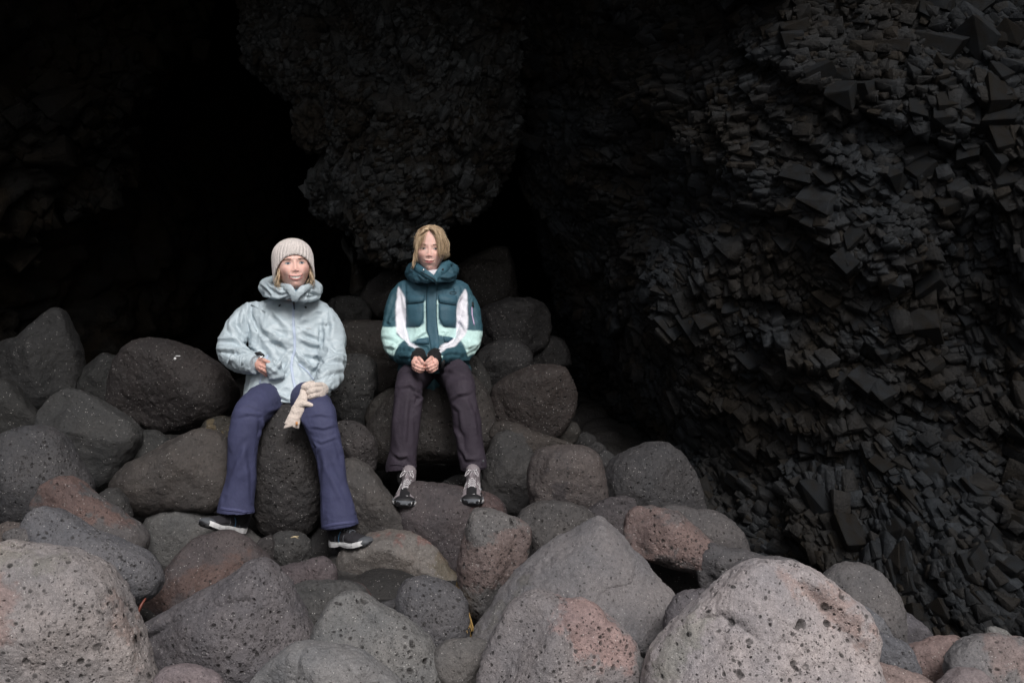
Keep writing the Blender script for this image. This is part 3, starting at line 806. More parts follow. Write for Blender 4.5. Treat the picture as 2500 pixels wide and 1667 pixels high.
stone('b39', 'low grey stone in the dark gap left of the huge pale boulder', 'C5', [(1415,1420),(1430,1330),(1480,1265),(1560,1225),(1600,1300),(1520,1450),(1420,1500)], 3.2, .8, 'fine', (.11,.11,.105), sub=5)
stone('b39b', 'small grey stone tucked right of the grey and pink rounded boulder', 'C5', [(1290,1440),(1310,1395),(1350,1425),(1395,1500),(1405,1600),(1330,1650),(1290,1560)], 3.05, .8, 'fine', (.14,.14,.135), sub=5)
stone('b40', 'dark pitted boulder right behind the top of the light grey pyramid one, on its left', 'C5', [(500,500),(560,410),(640,375),(760,368),(860,373),(950,400),(1010,450),(1050,510),(1000,640),(800,760),(650,820),(540,800),(520,640)], 4.1, .8, 'ves', (.098,.093,.090), sub=6, lump=.09)
stone('b41', 'small purple rounded stone between the squarish and the salmon boulders', 'C5', [(980,420),(1060,370),(1150,335),(1230,328),(1290,350),(1310,410),(1290,520),(1250,620),(1150,580),(1060,500)], 4.35, .8, 'ves', (.10,.088,.095), sub=5)
stone('b42', 'squarish pinkish boulder with a dark blotch, right of the teal jacket woman\'s feet', 'C4', [(1125,1390),(1130,1300),(1150,1240),(1200,1190),(1280,1172),(1400,1172),(1470,1190),(1520,1240),(1545,1330),(1555,1430),(1555,1500),(1500,1550),(1400,1540),(1250,1510),(1150,1510)], 4.6, .8, 'med', (.165,.135,.125), [((.095,.08,.085), [(1280,1230),(1350,1235),(1350,1290),(1310,1340),(1300,1420),(1260,1440),(1230,1390),(1290,1340),(1240,1290)], 4)], sub=6, power=3.2, smooth=4, planes=1)
stone('b43', 'large dark grey rounded boulder at the foot of the cliff, right of the squarish one', 'D', [(1388,1100),(1410,1060),(1450,1038),(1490,1027),(1530,1026),(1565,1045),(1590,1085),(1605,1130),(1618,1180),(1580,1210),(1480,1200),(1420,1170),(1390,1140)], 4.75, .85, 'ves', (.108,.107,.113), sub=6)
stone('b44', 'tall dark grey boulder close to the teal jacket woman\'s left trouser hem', 'C4', [(930,1110),(1000,1088),(1080,1100),(1110,1150),(1140,1220),(1130,1280),(1120,1400),(1125,1500),(1080,1560),(950,1550),(870,1460),(845,1370),(880,1250)], 5.0, .8, 'fine', (.095,.094,.092), sub=6, lump=.08)
stone('b45', 'long flat brown boulder above the squarish pinkish one', 'C4', [(900,1090),(930,1040),(980,1028),(1060,1045),(1150,1090),(1250,1120),(1350,1148),(1405,1175),(1350,1230),(1200,1230),(1100,1180),(950,1150)], 5.1, .8, 'med', (.11,.09,.075), sub=5)
stone('b46', 'reddish brown spotted boulder in half-light, right of the teal jacket woman', 'C4', [(905,890),(920,820),(980,780),(1060,740),(1150,705),(1250,696),(1330,715),(1350,780),(1380,860),(1370,950),(1330,1030),(1270,1095),(1200,1110),(1100,1080),(1000,1040),(920,1010)], 5.35, .85, 'ves', (.105,.076,.066), sub=6, smooth=4)
stone('b47', 'small brown stone right of the reddish brown spotted boulder', 'C4', [(1220,1105),(1300,1050),(1340,1020),(1390,1038),(1405,1080),(1380,1135),(1300,1160)], 5.5, .8, 'fine', (.095,.085,.07), sub=5)
stone('b48', 'small dark cobble at the cave wall, higher of two', 'C4', [(1385,1155),(1400,1110),(1450,1093),(1495,1110),(1502,1165),(1440,1200)], 5.7, .8, 'fine', (.07,.07,.072), sub=4, cat='cobble', name='cobble')
stone('b49', 'tiny dark cobble by the cave wall, left of the large dark rounded boulder', 'C4', [(1470,1175),(1510,1148),(1550,1175),(1560,1225),(1500,1240)], 5.45, .8, 'fine', (.08,.078,.08), sub=4, cat='cobble', name='cobble')
stone('b50', 'dark cobble directly above the left end of the large dark rounded boulder', 'C4', [(1510,1240),(1560,1195),(1610,1225),(1620,1290),(1545,1310)], 5.2, .8, 'fine', (.08,.082,.086), sub=4, cat='cobble', name='cobble')
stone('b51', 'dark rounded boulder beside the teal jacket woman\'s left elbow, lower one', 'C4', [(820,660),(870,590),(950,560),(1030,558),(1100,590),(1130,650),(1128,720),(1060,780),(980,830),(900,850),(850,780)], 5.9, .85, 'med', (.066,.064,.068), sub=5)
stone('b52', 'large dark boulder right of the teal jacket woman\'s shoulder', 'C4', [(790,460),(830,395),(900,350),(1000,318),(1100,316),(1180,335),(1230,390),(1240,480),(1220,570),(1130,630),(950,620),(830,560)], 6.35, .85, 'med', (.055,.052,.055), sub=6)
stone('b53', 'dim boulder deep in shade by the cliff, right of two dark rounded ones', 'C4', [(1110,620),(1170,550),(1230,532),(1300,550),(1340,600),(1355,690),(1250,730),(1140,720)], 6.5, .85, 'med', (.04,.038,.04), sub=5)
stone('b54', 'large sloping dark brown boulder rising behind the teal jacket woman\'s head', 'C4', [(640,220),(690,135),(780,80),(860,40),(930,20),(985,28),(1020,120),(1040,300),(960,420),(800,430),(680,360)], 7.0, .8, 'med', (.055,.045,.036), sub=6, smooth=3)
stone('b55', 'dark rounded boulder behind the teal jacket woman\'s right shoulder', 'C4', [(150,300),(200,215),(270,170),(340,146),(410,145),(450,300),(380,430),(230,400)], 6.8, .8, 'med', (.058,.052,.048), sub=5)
stone('b56', 'brown flat-topped boulder between the two women', 'C4', [(0,480),(30,455),(80,447),(180,447),(290,455),(380,560),(380,760),(300,860),(220,860),(180,700),(50,650)], 5.95, .8, 'med', (.085,.066,.052), sub=6, power=2.8)
stone('b57', 'grey-black pitted boulder right behind the hooded woman\'s left sleeve', 'C4', [(-90,800),(-40,700),(20,650),(100,640),(180,650),(225,700),(222,820),(200,950),(170,1070),(80,1060),(0,1010),(-60,930)], 5.45, .85, 'ves', (.075,.078,.078), sub=6)
stone('b58', 'dark brown stone between the grey-black pitted one and the teal jacket woman\'s seat', 'C4', [(180,1000),(200,940),(240,890),(300,845),(380,840),(370,960),(270,1040),(200,1060)], 5.4, .8, 'fine', (.07,.06,.048), sub=5)
stone('b59', 'large brown boulder on which the woman in the teal jacket sits', 'C4', [(175,1090),(220,1010),(290,920),(350,850),(450,760),(600,740),(740,745),(820,800),(870,880),(905,990),(918,1100),(905,1190),(840,1250),(700,1240),(480,1230),(300,1290),(210,1290),(180,1200)], 5.22, .75, 'ves', (.105,.090,.080), sub=6, smooth=4, planes=2)
stone('b60', 'dark boulder standing behind the right side of the teal jacket woman\'s seat', 'C4', [(760,700),(800,640),(840,690),(880,760),(905,850),(920,980),(880,1080),(800,960)], 5.55, .8, 'med', (.07,.068,.062), sub=5)
stone('b61', 'large dark vesicular boulder on which the hooded woman sits', 'R2', [(490,900),(495,700),(520,500),(580,330),(680,245),(800,225),(920,245),(1010,330),(1070,480),(1100,700),(1110,950),(1060,1120),(980,1240),(880,1300),(700,1300),(570,1240),(510,1100)], 4.78, .8, 'ves', (.085,.078,.076), sub=7, planes=1)
stone('b62', 'small round dark pitted boulder at the hooded woman\'s left knee', 'R2', [(1150,560),(1160,430),(1200,372),(1270,356),(1350,370),(1430,420),(1490,500),(1510,600),(1497,740),(1440,780),(1330,740),(1220,700)], 4.95, .85, 'ves', (.098,.086,.086), sub=6)
stone('b63', 'small craggy rock with yellow-brown lichen by the hooded woman\'s right knee', 'C1', [(1690,1080),(1700,1040),(1720,1000),(1780,970),(1850,965),(1940,975),(2000,1050),(1980,1160),(1850,1180),(1720,1120)], 5.1, .8, 'med', (.075,.065,.045), [((.30,.21,.07), [(1700,1050),(1740,1000),(1830,1020),(1800,1080),(1720,1090)], 4), ((.26,.20,.08), [(1850,980),(1910,1000),(1900,1080),(1860,1060)], 4)], sub=5, lump=.16)
stone('b64', 'smooth brown-grey boulder rising to the right, left of the hooded woman\'s shin', 'C1', [(940,1560),(950,1500),(980,1440),(1030,1390),(1100,1330),(1200,1290),(1300,1240),(1400,1180),(1500,1120),(1600,1080),(1700,1070),(1800,1098),(1880,1180),(1915,1270),(1950,1400),(1920,1600),(1820,1690),(1686,1718),(1461,1727),(1236,1740),(1124,1725),(1034,1690),(966,1622)], 4.72, .8, 'fine', (.125,.108,.095), sub=6, smooth=4, planes=2)
stone('b65', 'big rounded brown-black boulder with hollows behind the hooded woman\'s right elbow', 'C1', [(950,800),(955,650),(980,530),(1030,430),(1100,350),(1180,315),(1300,308),(1420,325),(1530,370),(1600,395),(1680,440),(1780,510),(1860,600),(1920,680),(1955,770),(1930,860),(1850,940),(1700,1000),(1550,1050),(1400,1060),(1250,1015),(1080,935),(980,880)], 5.2, .85, 'med', (.075,.060,.058), sub=7, smooth=4, planes=2)
stone('b66', 'angular dark grey boulder left of the brown-black rounded one', 'C1', [(330,1010),(350,920),(400,850),(480,770),(550,737),(640,745),(740,780),(850,850),(950,920),(1050,990),(1130,1050),(1148,1110),(1120,1190),(1060,1300),(1010,1390),(960,1470),(880,1530),(780,1550),(690,1480),(590,1300),(480,1170),(380,1080)], 4.85, .8, 'fine', (.082,.086,.085), sub=6, smooth=3, planes=5, lump=.08)
stone('b67', 'tall angular dark slab at the far left edge, leaning', 'C1', [(-160,450),(0,350),(200,280),(300,180),(400,90),(470,52),(515,85),(565,230),(625,400),(650,600),(640,780),(480,930),(300,980),(100,800),(-150,700)], 5.75, .75, 'fine', (.060,.062,.064), sub=6, smooth=2.5, planes=5)
stone('b68', 'dark stone at the left edge below the tall angular slab', 'C1', [(-120,720),(-40,660),(50,650),(120,720),(200,830),(310,950),(340,1060),(200,1180),(-100,1200)], 5.1, .8, 'fine', (.050,.052,.050), sub=5)
stone('b69', 'very dark boulder deep between the slab and the brown-black rounded boulder', 'C1', [(620,700),(680,590),(760,510),(870,438),(980,480),(1060,620),(1050,850),(900,900),(700,850)], 5.9, .8, 'fine', (.046,.050,.049), sub=5)
stone('b70', 'dark stone in the hollow under the brown-black rounded boulder', 'C1', [(1060,1250),(1110,1150),(1200,1080),(1300,1080),(1380,1150),(1420,1250),(1250,1400),(1080,1450)], 5.05, .8, 'fine', (.066,.070,.068), sub=5)
stone('b71', 'dark stone in the gap left of the smooth brown-grey boulder', 'C2', [(720,230),(760,180),(800,150),(860,140),(920,220),(960,330),(860,380),(760,330)], 4.6, .8, 'fine', (.068,.068,.066), sub=5)
stone('b72', 'dark grey stone in the hollow behind the teal jacket woman\'s right-hand shoe', 'C4', [(600,1410),(640,1370),(700,1345),(790,1340),(850,1400),(820,1470),(640,1460)], 5.2, .8, 'fine', (.082,.085,.085), sub=5)
stone('b73', 'small dark stone in the black gap beside the upright dark grey boulder', 'C3', [(1420,960),(1440,930),(1520,920),(1610,880),(1650,950),(1620,1080),(1480,1020)], 3.85, .8, 'fine', (.085,.085,.09), sub=4)
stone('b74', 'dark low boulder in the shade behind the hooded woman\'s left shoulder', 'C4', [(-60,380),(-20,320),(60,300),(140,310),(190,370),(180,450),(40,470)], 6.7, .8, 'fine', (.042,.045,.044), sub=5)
stone('b75', 'small dark stone under the hooded woman\'s seat, between her feet', 'C3', [(440,480),(460,410),(540,370),(560,460),(540,600),(470,600)], 4.6, .8, 'fine', (.07,.062,.062), sub=4)

# rock masses that hang from the roof, and the slivers beside them
stone('h1', 'grey craggy rock mass hanging from the cave roof at the top centre', 'S', [(700,-330),(668,-100),(672,60),(700,190),(795,262),(795,330),(790,400),(775,450),(800,505),(850,570),(900,620),(960,650),(1050,600),(1150,530),(1240,420),(1290,200),(1310,-100),(1280,-330)], 6.3, .5, 'crag', GR, sub=7, crag=1.0, name='hanging_rock', cat='hanging rock', lump=.12, planes=0, group=None, smooth=2.5)
stone('h2', 'brownish knob of rock sticking out left of the hanging grey mass', 'S', [(725,275),(745,245),(790,250),(815,285),(810,340),(775,370),(745,330)], 6.55, .8, 'crag', BR, sub=6, crag=.7, name='jutting_rock', cat='rock', planes=0, group=None)
stone('h3', 'thin pale ledge of rock pointing down beside the black hole left of the hanging mass', 'S', [(668,200),(690,198),(720,222),(740,262),(722,262),(690,235)], 6.6, .8, 'crag', BR, sub=5, crag=.4, name='rock_ledge', cat='rock', planes=0, group=None)
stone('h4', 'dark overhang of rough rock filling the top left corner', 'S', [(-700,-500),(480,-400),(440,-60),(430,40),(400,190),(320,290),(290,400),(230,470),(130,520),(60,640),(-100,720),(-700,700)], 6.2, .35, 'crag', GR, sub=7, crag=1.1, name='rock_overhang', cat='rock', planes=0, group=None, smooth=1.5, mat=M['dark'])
stone('h5', 'slim brownish rock pillar in the dark between the two women\'s heads', 'S', [(838,590),(850,578),(868,600),(872,640),(892,670),(888,700),(860,710),(850,680),(846,640)], 7.3, .9, 'crag', BR, sub=5, crag=.4, name='rock_pillar', cat='rock', planes=0, group=None)

# ------------------------------------------------------------------ fractured blocks that make up the cliff and the hanging rock
def block_mesh(seed):
    rs = np.random.RandomState(seed)
    bm = bmesh.new()
    for x in (-.5, .5):
        for y in (-.5, .5):
            for z in (-.5, .5):
                p = np.array((x, y, z)) + rs.uniform(-.20, .20, 3)
                bm.verts.new(p)
    for _ in range(rs.randint(1, 4)):
        p = rs.normal(0, 1, 3); p = p / np.abs(p).max() * .56
        bm.verts.new(p)
    r = bmesh.ops.convex_hull(bm, input=bm.verts)
    bmesh.ops.delete(bm, geom=[g for g in r['geom_interior'] if isinstance(g, bmesh.types.BMVert)], context='VERTS')
    bmesh.ops.dissolve_limit(bm, angle_limit=.12, verts=bm.verts, edges=bm.edges)
    bmesh.ops.bevel(bm, geom=list(bm.edges), offset=.022, segments=1, affect='EDGES', clamp_overlap=True)
    bmesh.ops.triangulate(bm, faces=bm.faces)
    me = bpy.data.meshes.new('rock_block'); bm.to_mesh(me); bm.free()
    return me

rsB = np.random.RandomState(4)
BLK = []
for k in range(30):
    me = block_mesh(100 + k)
    setcol(me, (.10 * rsB.rand() + (.5 if rsB.rand() < .2 else 0), rsB.rand(), 0)); me.materials.append(M['crag'])
    BLK.append((me, getv(me), np.array([list(q.vertices) for q in me.polygons])))

def facing_blocks(pts, nrm, seed, classes, phi0=-.6, proud=0.0):
    """blocks on surface samples: joints share a direction that drifts slowly over the rock"""
    rs = np.random.RandomState(seed)
    out = []
    for size, space, keep in classes:
        key = np.floor(pts / (size * space)).astype(np.int64)
        _, idx = np.unique(key[:, 0] * 73856093 ^ key[:, 1] * 19349663 ^ key[:, 2] * 83492791, return_index=True)
        idx = idx[rs.rand(len(idx)) < keep]
        q = pts[idx]
        fa = fbm(q * 1.3, seed + 1, 2); fb = fbm(q * 1.6 + 20, seed + 2, 2); fc = fbm(q * 1.6 + 50, seed + 3, 2)
        for k, i in enumerate(idx):
            n = nrm[i] / np.linalg.norm(nrm[i])
            N = Vector(n); T = N.cross(Vector((0, 0, 1))).normalized(); U = T.cross(N)
            rot = Matrix((T, N, U)).transposed().to_4x4()
            Rm = rot @ Matrix.Rotation(phi0 + fa[k] * .9 + rs.normal(0, .12), 4, 'Y') @ Matrix.Rotation(-.25 + fb[k] * .8 + rs.normal(0, .12), 4, 'X') @ Matrix.Rotation(fc[k] * .8 + rs.normal(0, .12), 4, 'Z')
            s = size * math.exp(min(.3, rs.normal(0, .24)))
            sc = (s * rs.uniform(.9, 1.45), s * rs.uniform(.7, 1.0), s * rs.uniform(.6, 1.0))
            loc = Vector(pts[i]) + N * (s * rs.uniform(-.38, -.10) + proud) + Vector(rs.normal(0, size * .1, 3))
            out.append((s, Matrix.Translation(loc) @ Rm @ Matrix.Diagonal(sc + (1,)), rs.randint(30), rs.rand(), rs.rand()))
    return out

def merged(name, items, mat, parent, mudshare=.2):
    V, Fc, tt, nb = [], [], [], 0
    for s, m, k, r1, r2 in items:
        _, vv, ff = BLK[k]; mt = np.array(m)
        V.append(vv @ mt[:3, :3].T + mt[:3, 3]); Fc.append(ff + nb); nb += len(vv)
        tt.append(np.tile([.12 * r1 + (.55 if r2 < mudshare else 0), (r1 * 7.3) % 1, 0], (len(vv), 1)))
    me = mk_mesh(name, np.vstack(V), np.vstack(Fc), smooth=False)
    setcol(me, np.vstack(tt))
    return put(name, me, mat, parent, kind='stuff')

def place_blocks():
    u, w = proj(rw_pts)
    ok = (rw_pts[:, 1] > 3.6) & (rw_pts[:, 1] < 8.6) & (u > 1150) & (u < 2620) & (w > -120) & (w < 1640)
    it = facing_blocks(rw_pts[ok], rw_n[ok], 5, ((.100, 1.7, .35), (.075, 1.25, .6), (.052, 1.1, .8), (.033, 1.05, .75)))
    def shown(m, s):
        x, y = proj(np.array(m.translation)); return s / m.translation.y if (0 < x < 2500 and 0 < y < 1600) else 0
    it.sort(key=lambda q: -shown(q[1], q[0]))
    for s, m, k, r1, r2 in it[:300]:
        o = bpy.data.objects.new('rock_block', BLK[k][0]); COL.objects.link(o); o.parent = cliff
        o.matrix_world = m
    merged('rock_rubble', it[300:], M['crag'], cliff)
place_blocks()
def cover(key, classes, seed, mat, proud=.01):
    o = STONES[key]; v = getv(o.data); n = getn(o.data); C = np.array(o.location)
    ok = n[:, 1] < .3
    it = facing_blocks((v + C)[ok], n[ok], seed, classes, phi0=1.0, proud=proud)
    it = [(s, Matrix.Translation(-o.location) @ m, k, a, b) for s, m, k, a, b in it]
    me = merged('broken_faces', it, mat, None, .25)
    me.parent = o
cover('h1', ((.065, 1.7, .3), (.045, 1.35, .45), (.030, 1.2, .55), (.022, 1.3, .4)), 9, M['hang'], .004)
cover('h4', ((.13, 1.4, .5), (.07, 1.3, .5)), 10, M['dark'])

# ================================================================== the two women
M['skin'] = NT('skin'); _T = M['skin']
_T.base(_T.mix(1.0, _T.attr('tint'), _T.n('ShaderNodeCombineColor', {0: _T.remap(_T.noise(60, 4), .3, .7, .96, 1.04), 1: _T.remap(_T.noise(60, 4), .3, .7, .93, 1.07), 2: _T.remap(_T.noise(60, 4), .3, .7, .93, 1.07)}).outputs[0], 'MULTIPLY'))
_T.set('Roughness', .52); _T.set('Specular IOR Level', .35); _T.set('Subsurface Weight', .12); _T.set('Subsurface Radius', (1.0, .35, .2)); _T.set('Subsurface Scale', .006)
_T.bump(_T.noise(500, 3), .0004, .5)
M['skin'] = _T.m
M['shell'] = mat_cloth('rain_shell', (.41, .48, .525), rough=.42, wr=.35, var=.04, spec=.4)
M['shell_zip'] = mat_cloth('zip_tape', (.40, .47, .60), rough=.4, var=.03)
M['navy'] = mat_cloth('navy_softshell', (.046, .050, .105), rough=.72, wr=.35, var=.06, spec=.25)
M['navy_hem'] = mat_cloth('navy_hem', (.058, .062, .132), rough=.7, var=.04, spec=.25)
M['teal'] = mat_cloth('teal_ski_jacket', None, rough=.62, wr=.45, var=.10, spec=.3)
M['teal1'] = mat_cloth('teal_panel', (.036, .092, .128), rough=.6, wr=.3, var=.07, spec=.3)
M['tealdark'] = mat_cloth('teal_lining', (.012, .030, .042), rough=.7, var=.1)
M['mint'] = mat_cloth('mint_trim', (.46, .66, .64), rough=.6, var=.03)
M['plum'] = mat_cloth('plum_trousers', (.032, .025, .036), rough=.75, wr=.45, var=.1, spec=.25)
M['black'] = mat_plain('black_rubber', (.012, .012, .014), .6)
M['blackknit'] = mat_cloth('black_knit', (.010, .010, .011), rough=.9, weave=300)
M['metal'] = mat_plain('bright_metal', (.7, .7, .72), .25, .9)
M['white'] = mat_plain('white_foam', (.62, .62, .63), .6)
M['greyfoam'] = mat_plain('grey_rubber', (.15, .16, .18), .6)
M['toegrey'] = mat_plain('toe_rubber', (.07, .075, .085), .65)
M['shoeblack'] = mat_plain('black_nubuck', (.018, .017, .021), .75)
M['shoeblue'] = mat_plain('blue_webbing', (.03, .09, .16), .6)
M['shoemauve'] = mat_plain('mauve_suede', (.20, .175, .19), .85)
M['lacegrey'] = mat_plain('grey_lace', (.10, .11, .13), .8)
M['lacepale'] = mat_plain('pale_lace', (.50, .48, .50), .8)
M['teeth'] = mat_plain('teeth', (.92, .88, .82), .3, noise=.03)
M['mouth'] = mat_plain('inner_mouth', (.10, .025, .022), .5)
M['lash'] = mat_plain('lashes', (.07, .045, .035), .8)
M['eyewhite'] = mat_plain('eye_white', (.50, .47, .46), .25, noise=.02)
M['irisA'] = mat_plain('grey_blue_iris', (.10, .14, .20), .15)
M['irisB'] = mat_plain('dark_iris', (.05, .045, .05), .15)
M['pupil'] = mat_plain('pupil', (.01, .01, .01), .1)
M['glint'] = mat_plain('painted_glint', (.75, .75, .78), .1)
M['blueneck'] = mat_cloth('blue_neck_gaiter', (.08, .33, .52), rough=.7)
M['whiteneck'] = mat_cloth('white_base_layer', (.60, .58, .62), rough=.8)
M['orange'] = mat_plain('orange_tag', (.50, .22, .08), .7)
M['lilac'] = mat_plain('lilac_zip', (.48, .36, .55), .6)
def knit(name, rgb, scale):
    T = NT(name)
    n = T.noise(90, 4, .7)
    g = T.remap(n, .3, .7, .84, 1.14)
    T.base(T.mix(1.0, rgb, T.n('ShaderNodeCombineColor', {0: g, 1: g, 2: g}).outputs[0], 'MULTIPLY'))
    T.set('Roughness', .95); T.set('Specular IOR Level', .15); T.set('Sheen Weight', .3)
    b = T.bump(T.vor(scale), .0016, .6)
    T.bump(n, .0015, .5, b)
    return T.m
M['hat'] = knit('knit_wool', (.60, .55, .53), 330)
M['glove'] = knit('fleece_wool', (.60, .52, .47), 160)
def hairmat(name):
    T = NT(name)
    T.base(T.attr('tint')); T.set('Roughness', .45); T.set('Specular IOR Level', .45)
    return T.m
M['hair'] = hairmat('blond_hair')

SK = np.array((.80, .51, .44)); SKR = np.array((.50, .22, .185)); LIP = np.array((.42, .135, .13))

def gz(x, z, cx, cz, sx, sz): return np.exp(-((x - cx) / sx) ** 2 - ((z - cz) / sz) ** 2)

def head_mesh(smile, young):
    """head with its face towards -Y, eye line at z = 0; metres"""
    n, f = ico(7)
    s = np.hypot(n[:, 0], n[:, 1]); zz = n[:, 2]
    r = (1 - np.abs(zz) ** 2.5) ** (1 / 2.5)
    z = np.where(zz > 0, zz * .122, zz * .118)
    lat = np.where(s > 1e-6, n[:, 0] / np.maximum(s, 1e-6), 0); fr = np.where(s > 1e-6, -n[:, 1] / np.maximum(s, 1e-6), 0)
    jaw = sstep(-.015, -.115, z)
    W = .0730 - (.027 if young else .024) * jaw + .002 * sstep(0, .05, z)
    D = np.where(fr > 0, .088 - .004 * jaw, .102 - .048 * sstep(-.02, -.10, z))
    k = (np.abs(lat) ** 2.1 + np.abs(fr) ** 2.1) ** (1 / 2.1)
    x = lat / k * r * W; y = -fr / k * r * D
    # a cheek line that narrows towards the chin
    x = x * (1 - .10 * jaw * sstep(0, .06, -y))
    ax = np.abs(x); fm = sstep(.0, .045, -y)
    o = np.zeros(len(x))
    o += .0035 * gz(ax, z, .018, .019, .026, .010) * (0.6 if young else 1)   # brow
    o -= .0105 * gz(ax, z, .031, -.001, .0165, .0125)                        # sockets
    o -= .003 * gz(ax, z, .012, .0, .006, .012)
    o += .0045 * gz(ax, z, .031, -.001, .0145, .0075)                        # lids over the ball
    o += (.0045 if young else .006) * gz(ax, z, .040, -.034, .018, .016)     # cheek
    # nose
    t = np.clip((.008 - z) / .046, 0, 1)
    nh = (.003 + .0105 * t ** 1.2) * sstep(.016, .0, z) * (1 - sstep(-.0340, -.0560, z))
    nw = .0072 + .0030 * t
    o += nh * np.exp(-(x / nw) ** 2 * .8)
    o += .0050 * gz(ax, z, .0118, -.0385, .0050, .0055)                      # nostril wings
    o += .002 * gz(x, z, 0, -.034, .008, .006)
    o -= .003 * gz(ax, z, .0065, -.0455, .0036, .0026)                       # nostrils
    o += .0022 * gz(x, z, 0, -.055, .024, .009)                              # philtrum
    mz = -.0665; cw = .0305 if smile else .0245
    lift = (.0058 if smile else .0045) * (ax / cw) ** 2
    zl = z - mz - lift
    inm = 1 - sstep(cw * .85, cw * 1.12, ax)
    if smile:
        prof = np.clip(1 - (ax / cw) ** 2, 0, 1)
        o += .0026 * np.exp(-((zl - .0062) / .0026) ** 2) * prof ** .5       # upper lip
        o += .0036 * np.exp(-((zl + .0095 * prof + .0015) / .0034) ** 2) * prof ** .4   # lower lip
        opening = sstep(-.0078 * prof - .0006, -.0058 * prof, zl) * (1 - sstep(.0030, .0046, zl)) * (prof > 0)
        o -= .0050 * opening
        crease = np.abs(ax - (.022 + (-.040 - z) * .62))
        o -= .0016 * np.exp(-(crease / .0036) ** 2) * (z < -.036) * (z > -.082) * sstep(-.084, -.070, z) * sstep(-.034, -.044, z)
        o += .0045 * gz(ax, z, .036, -.050, .011, .013)
        o -= .002 * np.exp(-((ax - .047) / .004) ** 2) * sstep(-.10, -.08, z) * sstep(-.04, -.055, z)
    else:
        o += .0044 * gz(ax, zl, 0, .0040, .022, .0034) * inm
        o += .0052 * gz(ax, zl, 0, -.0058, .018, .0042) * inm
        o -= .0040 * np.exp(-(zl / .0014) ** 2) * (1 - sstep(cw * .9, cw * 1.08, ax))
        o -= .0025 * gz(ax, z, cw + .003, mz + .004, .004, .004)
    o -= .003 * gz(x, z, 0, -.084, .020, .006)
    o += .0085 * gz(x, z, 0, -.074, .034, .026) + .0050 * gz(x, z, 0, -.104, .030, .016)
    o += .0050 * gz(x, z, 0, -.103, .020, .012)                              # chin
    y = y - o * fm
    v = np.column_stack([x, y, z])
    me = mk_mesh('body', v, f)
    c = np.tile(SK, (len(v), 1))
    def tint(a, col, w):
        nonlocal c
        a = np.clip(a * w * fm, 0, 1)[:, None]; c = c * (1 - a) + np.array(col) * a
    tint(gz(ax, z, .044, -.032, .020, .016), (.66, .34, .29), .6)
    tint(gz(x, z, 0, -.036, .014, .012), (.68, .36, .31), .6)
    tint(gz(x, z, 0, -.100, .022, .016), (.72, .42, .37), .4)
    tint(gz(ax, z, .031, .001, .018, .010), (.55, .32, .28), .35)
    tint(gz(x, z, 0, .05, .04, .03), (.64, .43, .38), .35)
    inl = (1 - sstep(cw * .9, cw * 1.04, ax))
    if smile:
        tint(np.maximum(np.exp(-((zl - .0060) / .0026) ** 4), np.exp(-((zl + .0090 * prof + .0018) / .0032) ** 4)) * (prof > .02), (.62, .23, .22), .85)
        tint(opening, (.40, .13, .12), .95)
    else:
        up = .0052 - .0012 * np.exp(-(ax / .003) ** 2)
        tint(((zl < up * (1 - (ax / cw) ** 2) + .0006) & (zl > -.0088 * (1 - (ax / cw) ** 2) - .0004)).astype(float) * inl, (.47, .135, .145), .85)
        tint(np.exp(-(zl / .0011) ** 2) * inl, (.22, .06, .06), .8)
    setcol(me, c)
    return me

def frame(yaw, pitch, roll, loc, scale=1.0):
    """yaw > 0 turns the face to image right, pitch > 0 lifts the chin, roll > 0 leans the crown to image right"""
    R = Matrix.Rotation(math.radians(yaw), 4, 'Z') @ Matrix.Rotation(math.radians(-pitch), 4, 'X') @ Matrix.Rotation(math.radians(roll), 4, 'Y')
    return Matrix.Translation(Vector(loc)) @ R @ Matrix.Scale(scale, 4)

def xf(v, m):
    m = np.array(m); return np.asarray(v) @ m[:3, :3].T + m[:3, 3]

def decal(bvh, rows, off=.0008, thick=.0015):
    """small raised piece on the face: rows of (x, z) head coordinates"""
    V = []
    k = len(rows[0])
    for r in rows:
        for (x, z) in r:
            h = bvh.ray_cast(Vector((x, -.3, z)), Vector((0, 1, 0)))
            y = h[0].y if h[0] else -.09
            V.append((x, y - off, z))
    m = len(rows)
    Fc = [[i * k + j, i * k + j + 1, (i + 1) * k + j + 1, (i + 1) * k + j] for i in range(m - 1) for j in range(k - 1)]
    n = len(V); V += [(a, b + thick + off, c) for a, b, c in V]
    rim = list(range(k)) + [i * k + k - 1 for i in range(1, m)] + [(m - 1) * k + j for j in range(k - 2, -1, -1)] + [i * k for i in range(m - 2, 0, -1)]
    for a, b in zip(rim, rim[1:] + rim[:1]): Fc.append([a, a + n, b + n, b])
    return np.array(V), Fc

def eye_rows(cx, cz, w, h, tilt, sgn, n=9, m=5):
    rows = []
    for i in range(m):
        a = -1 + 2 * i / (m - 1)
        row = []
        for j in range(n):
            t = -1 + 2 * j / (n - 1)
            hh = h * math.sqrt(max(0, 1 - abs(t) ** 2.2))
            row.append((cx + t * w, cz + a * hh * (1.0 if a > 0 else .8) + sgn * t * tilt))
        rows.append(row)
    return rows

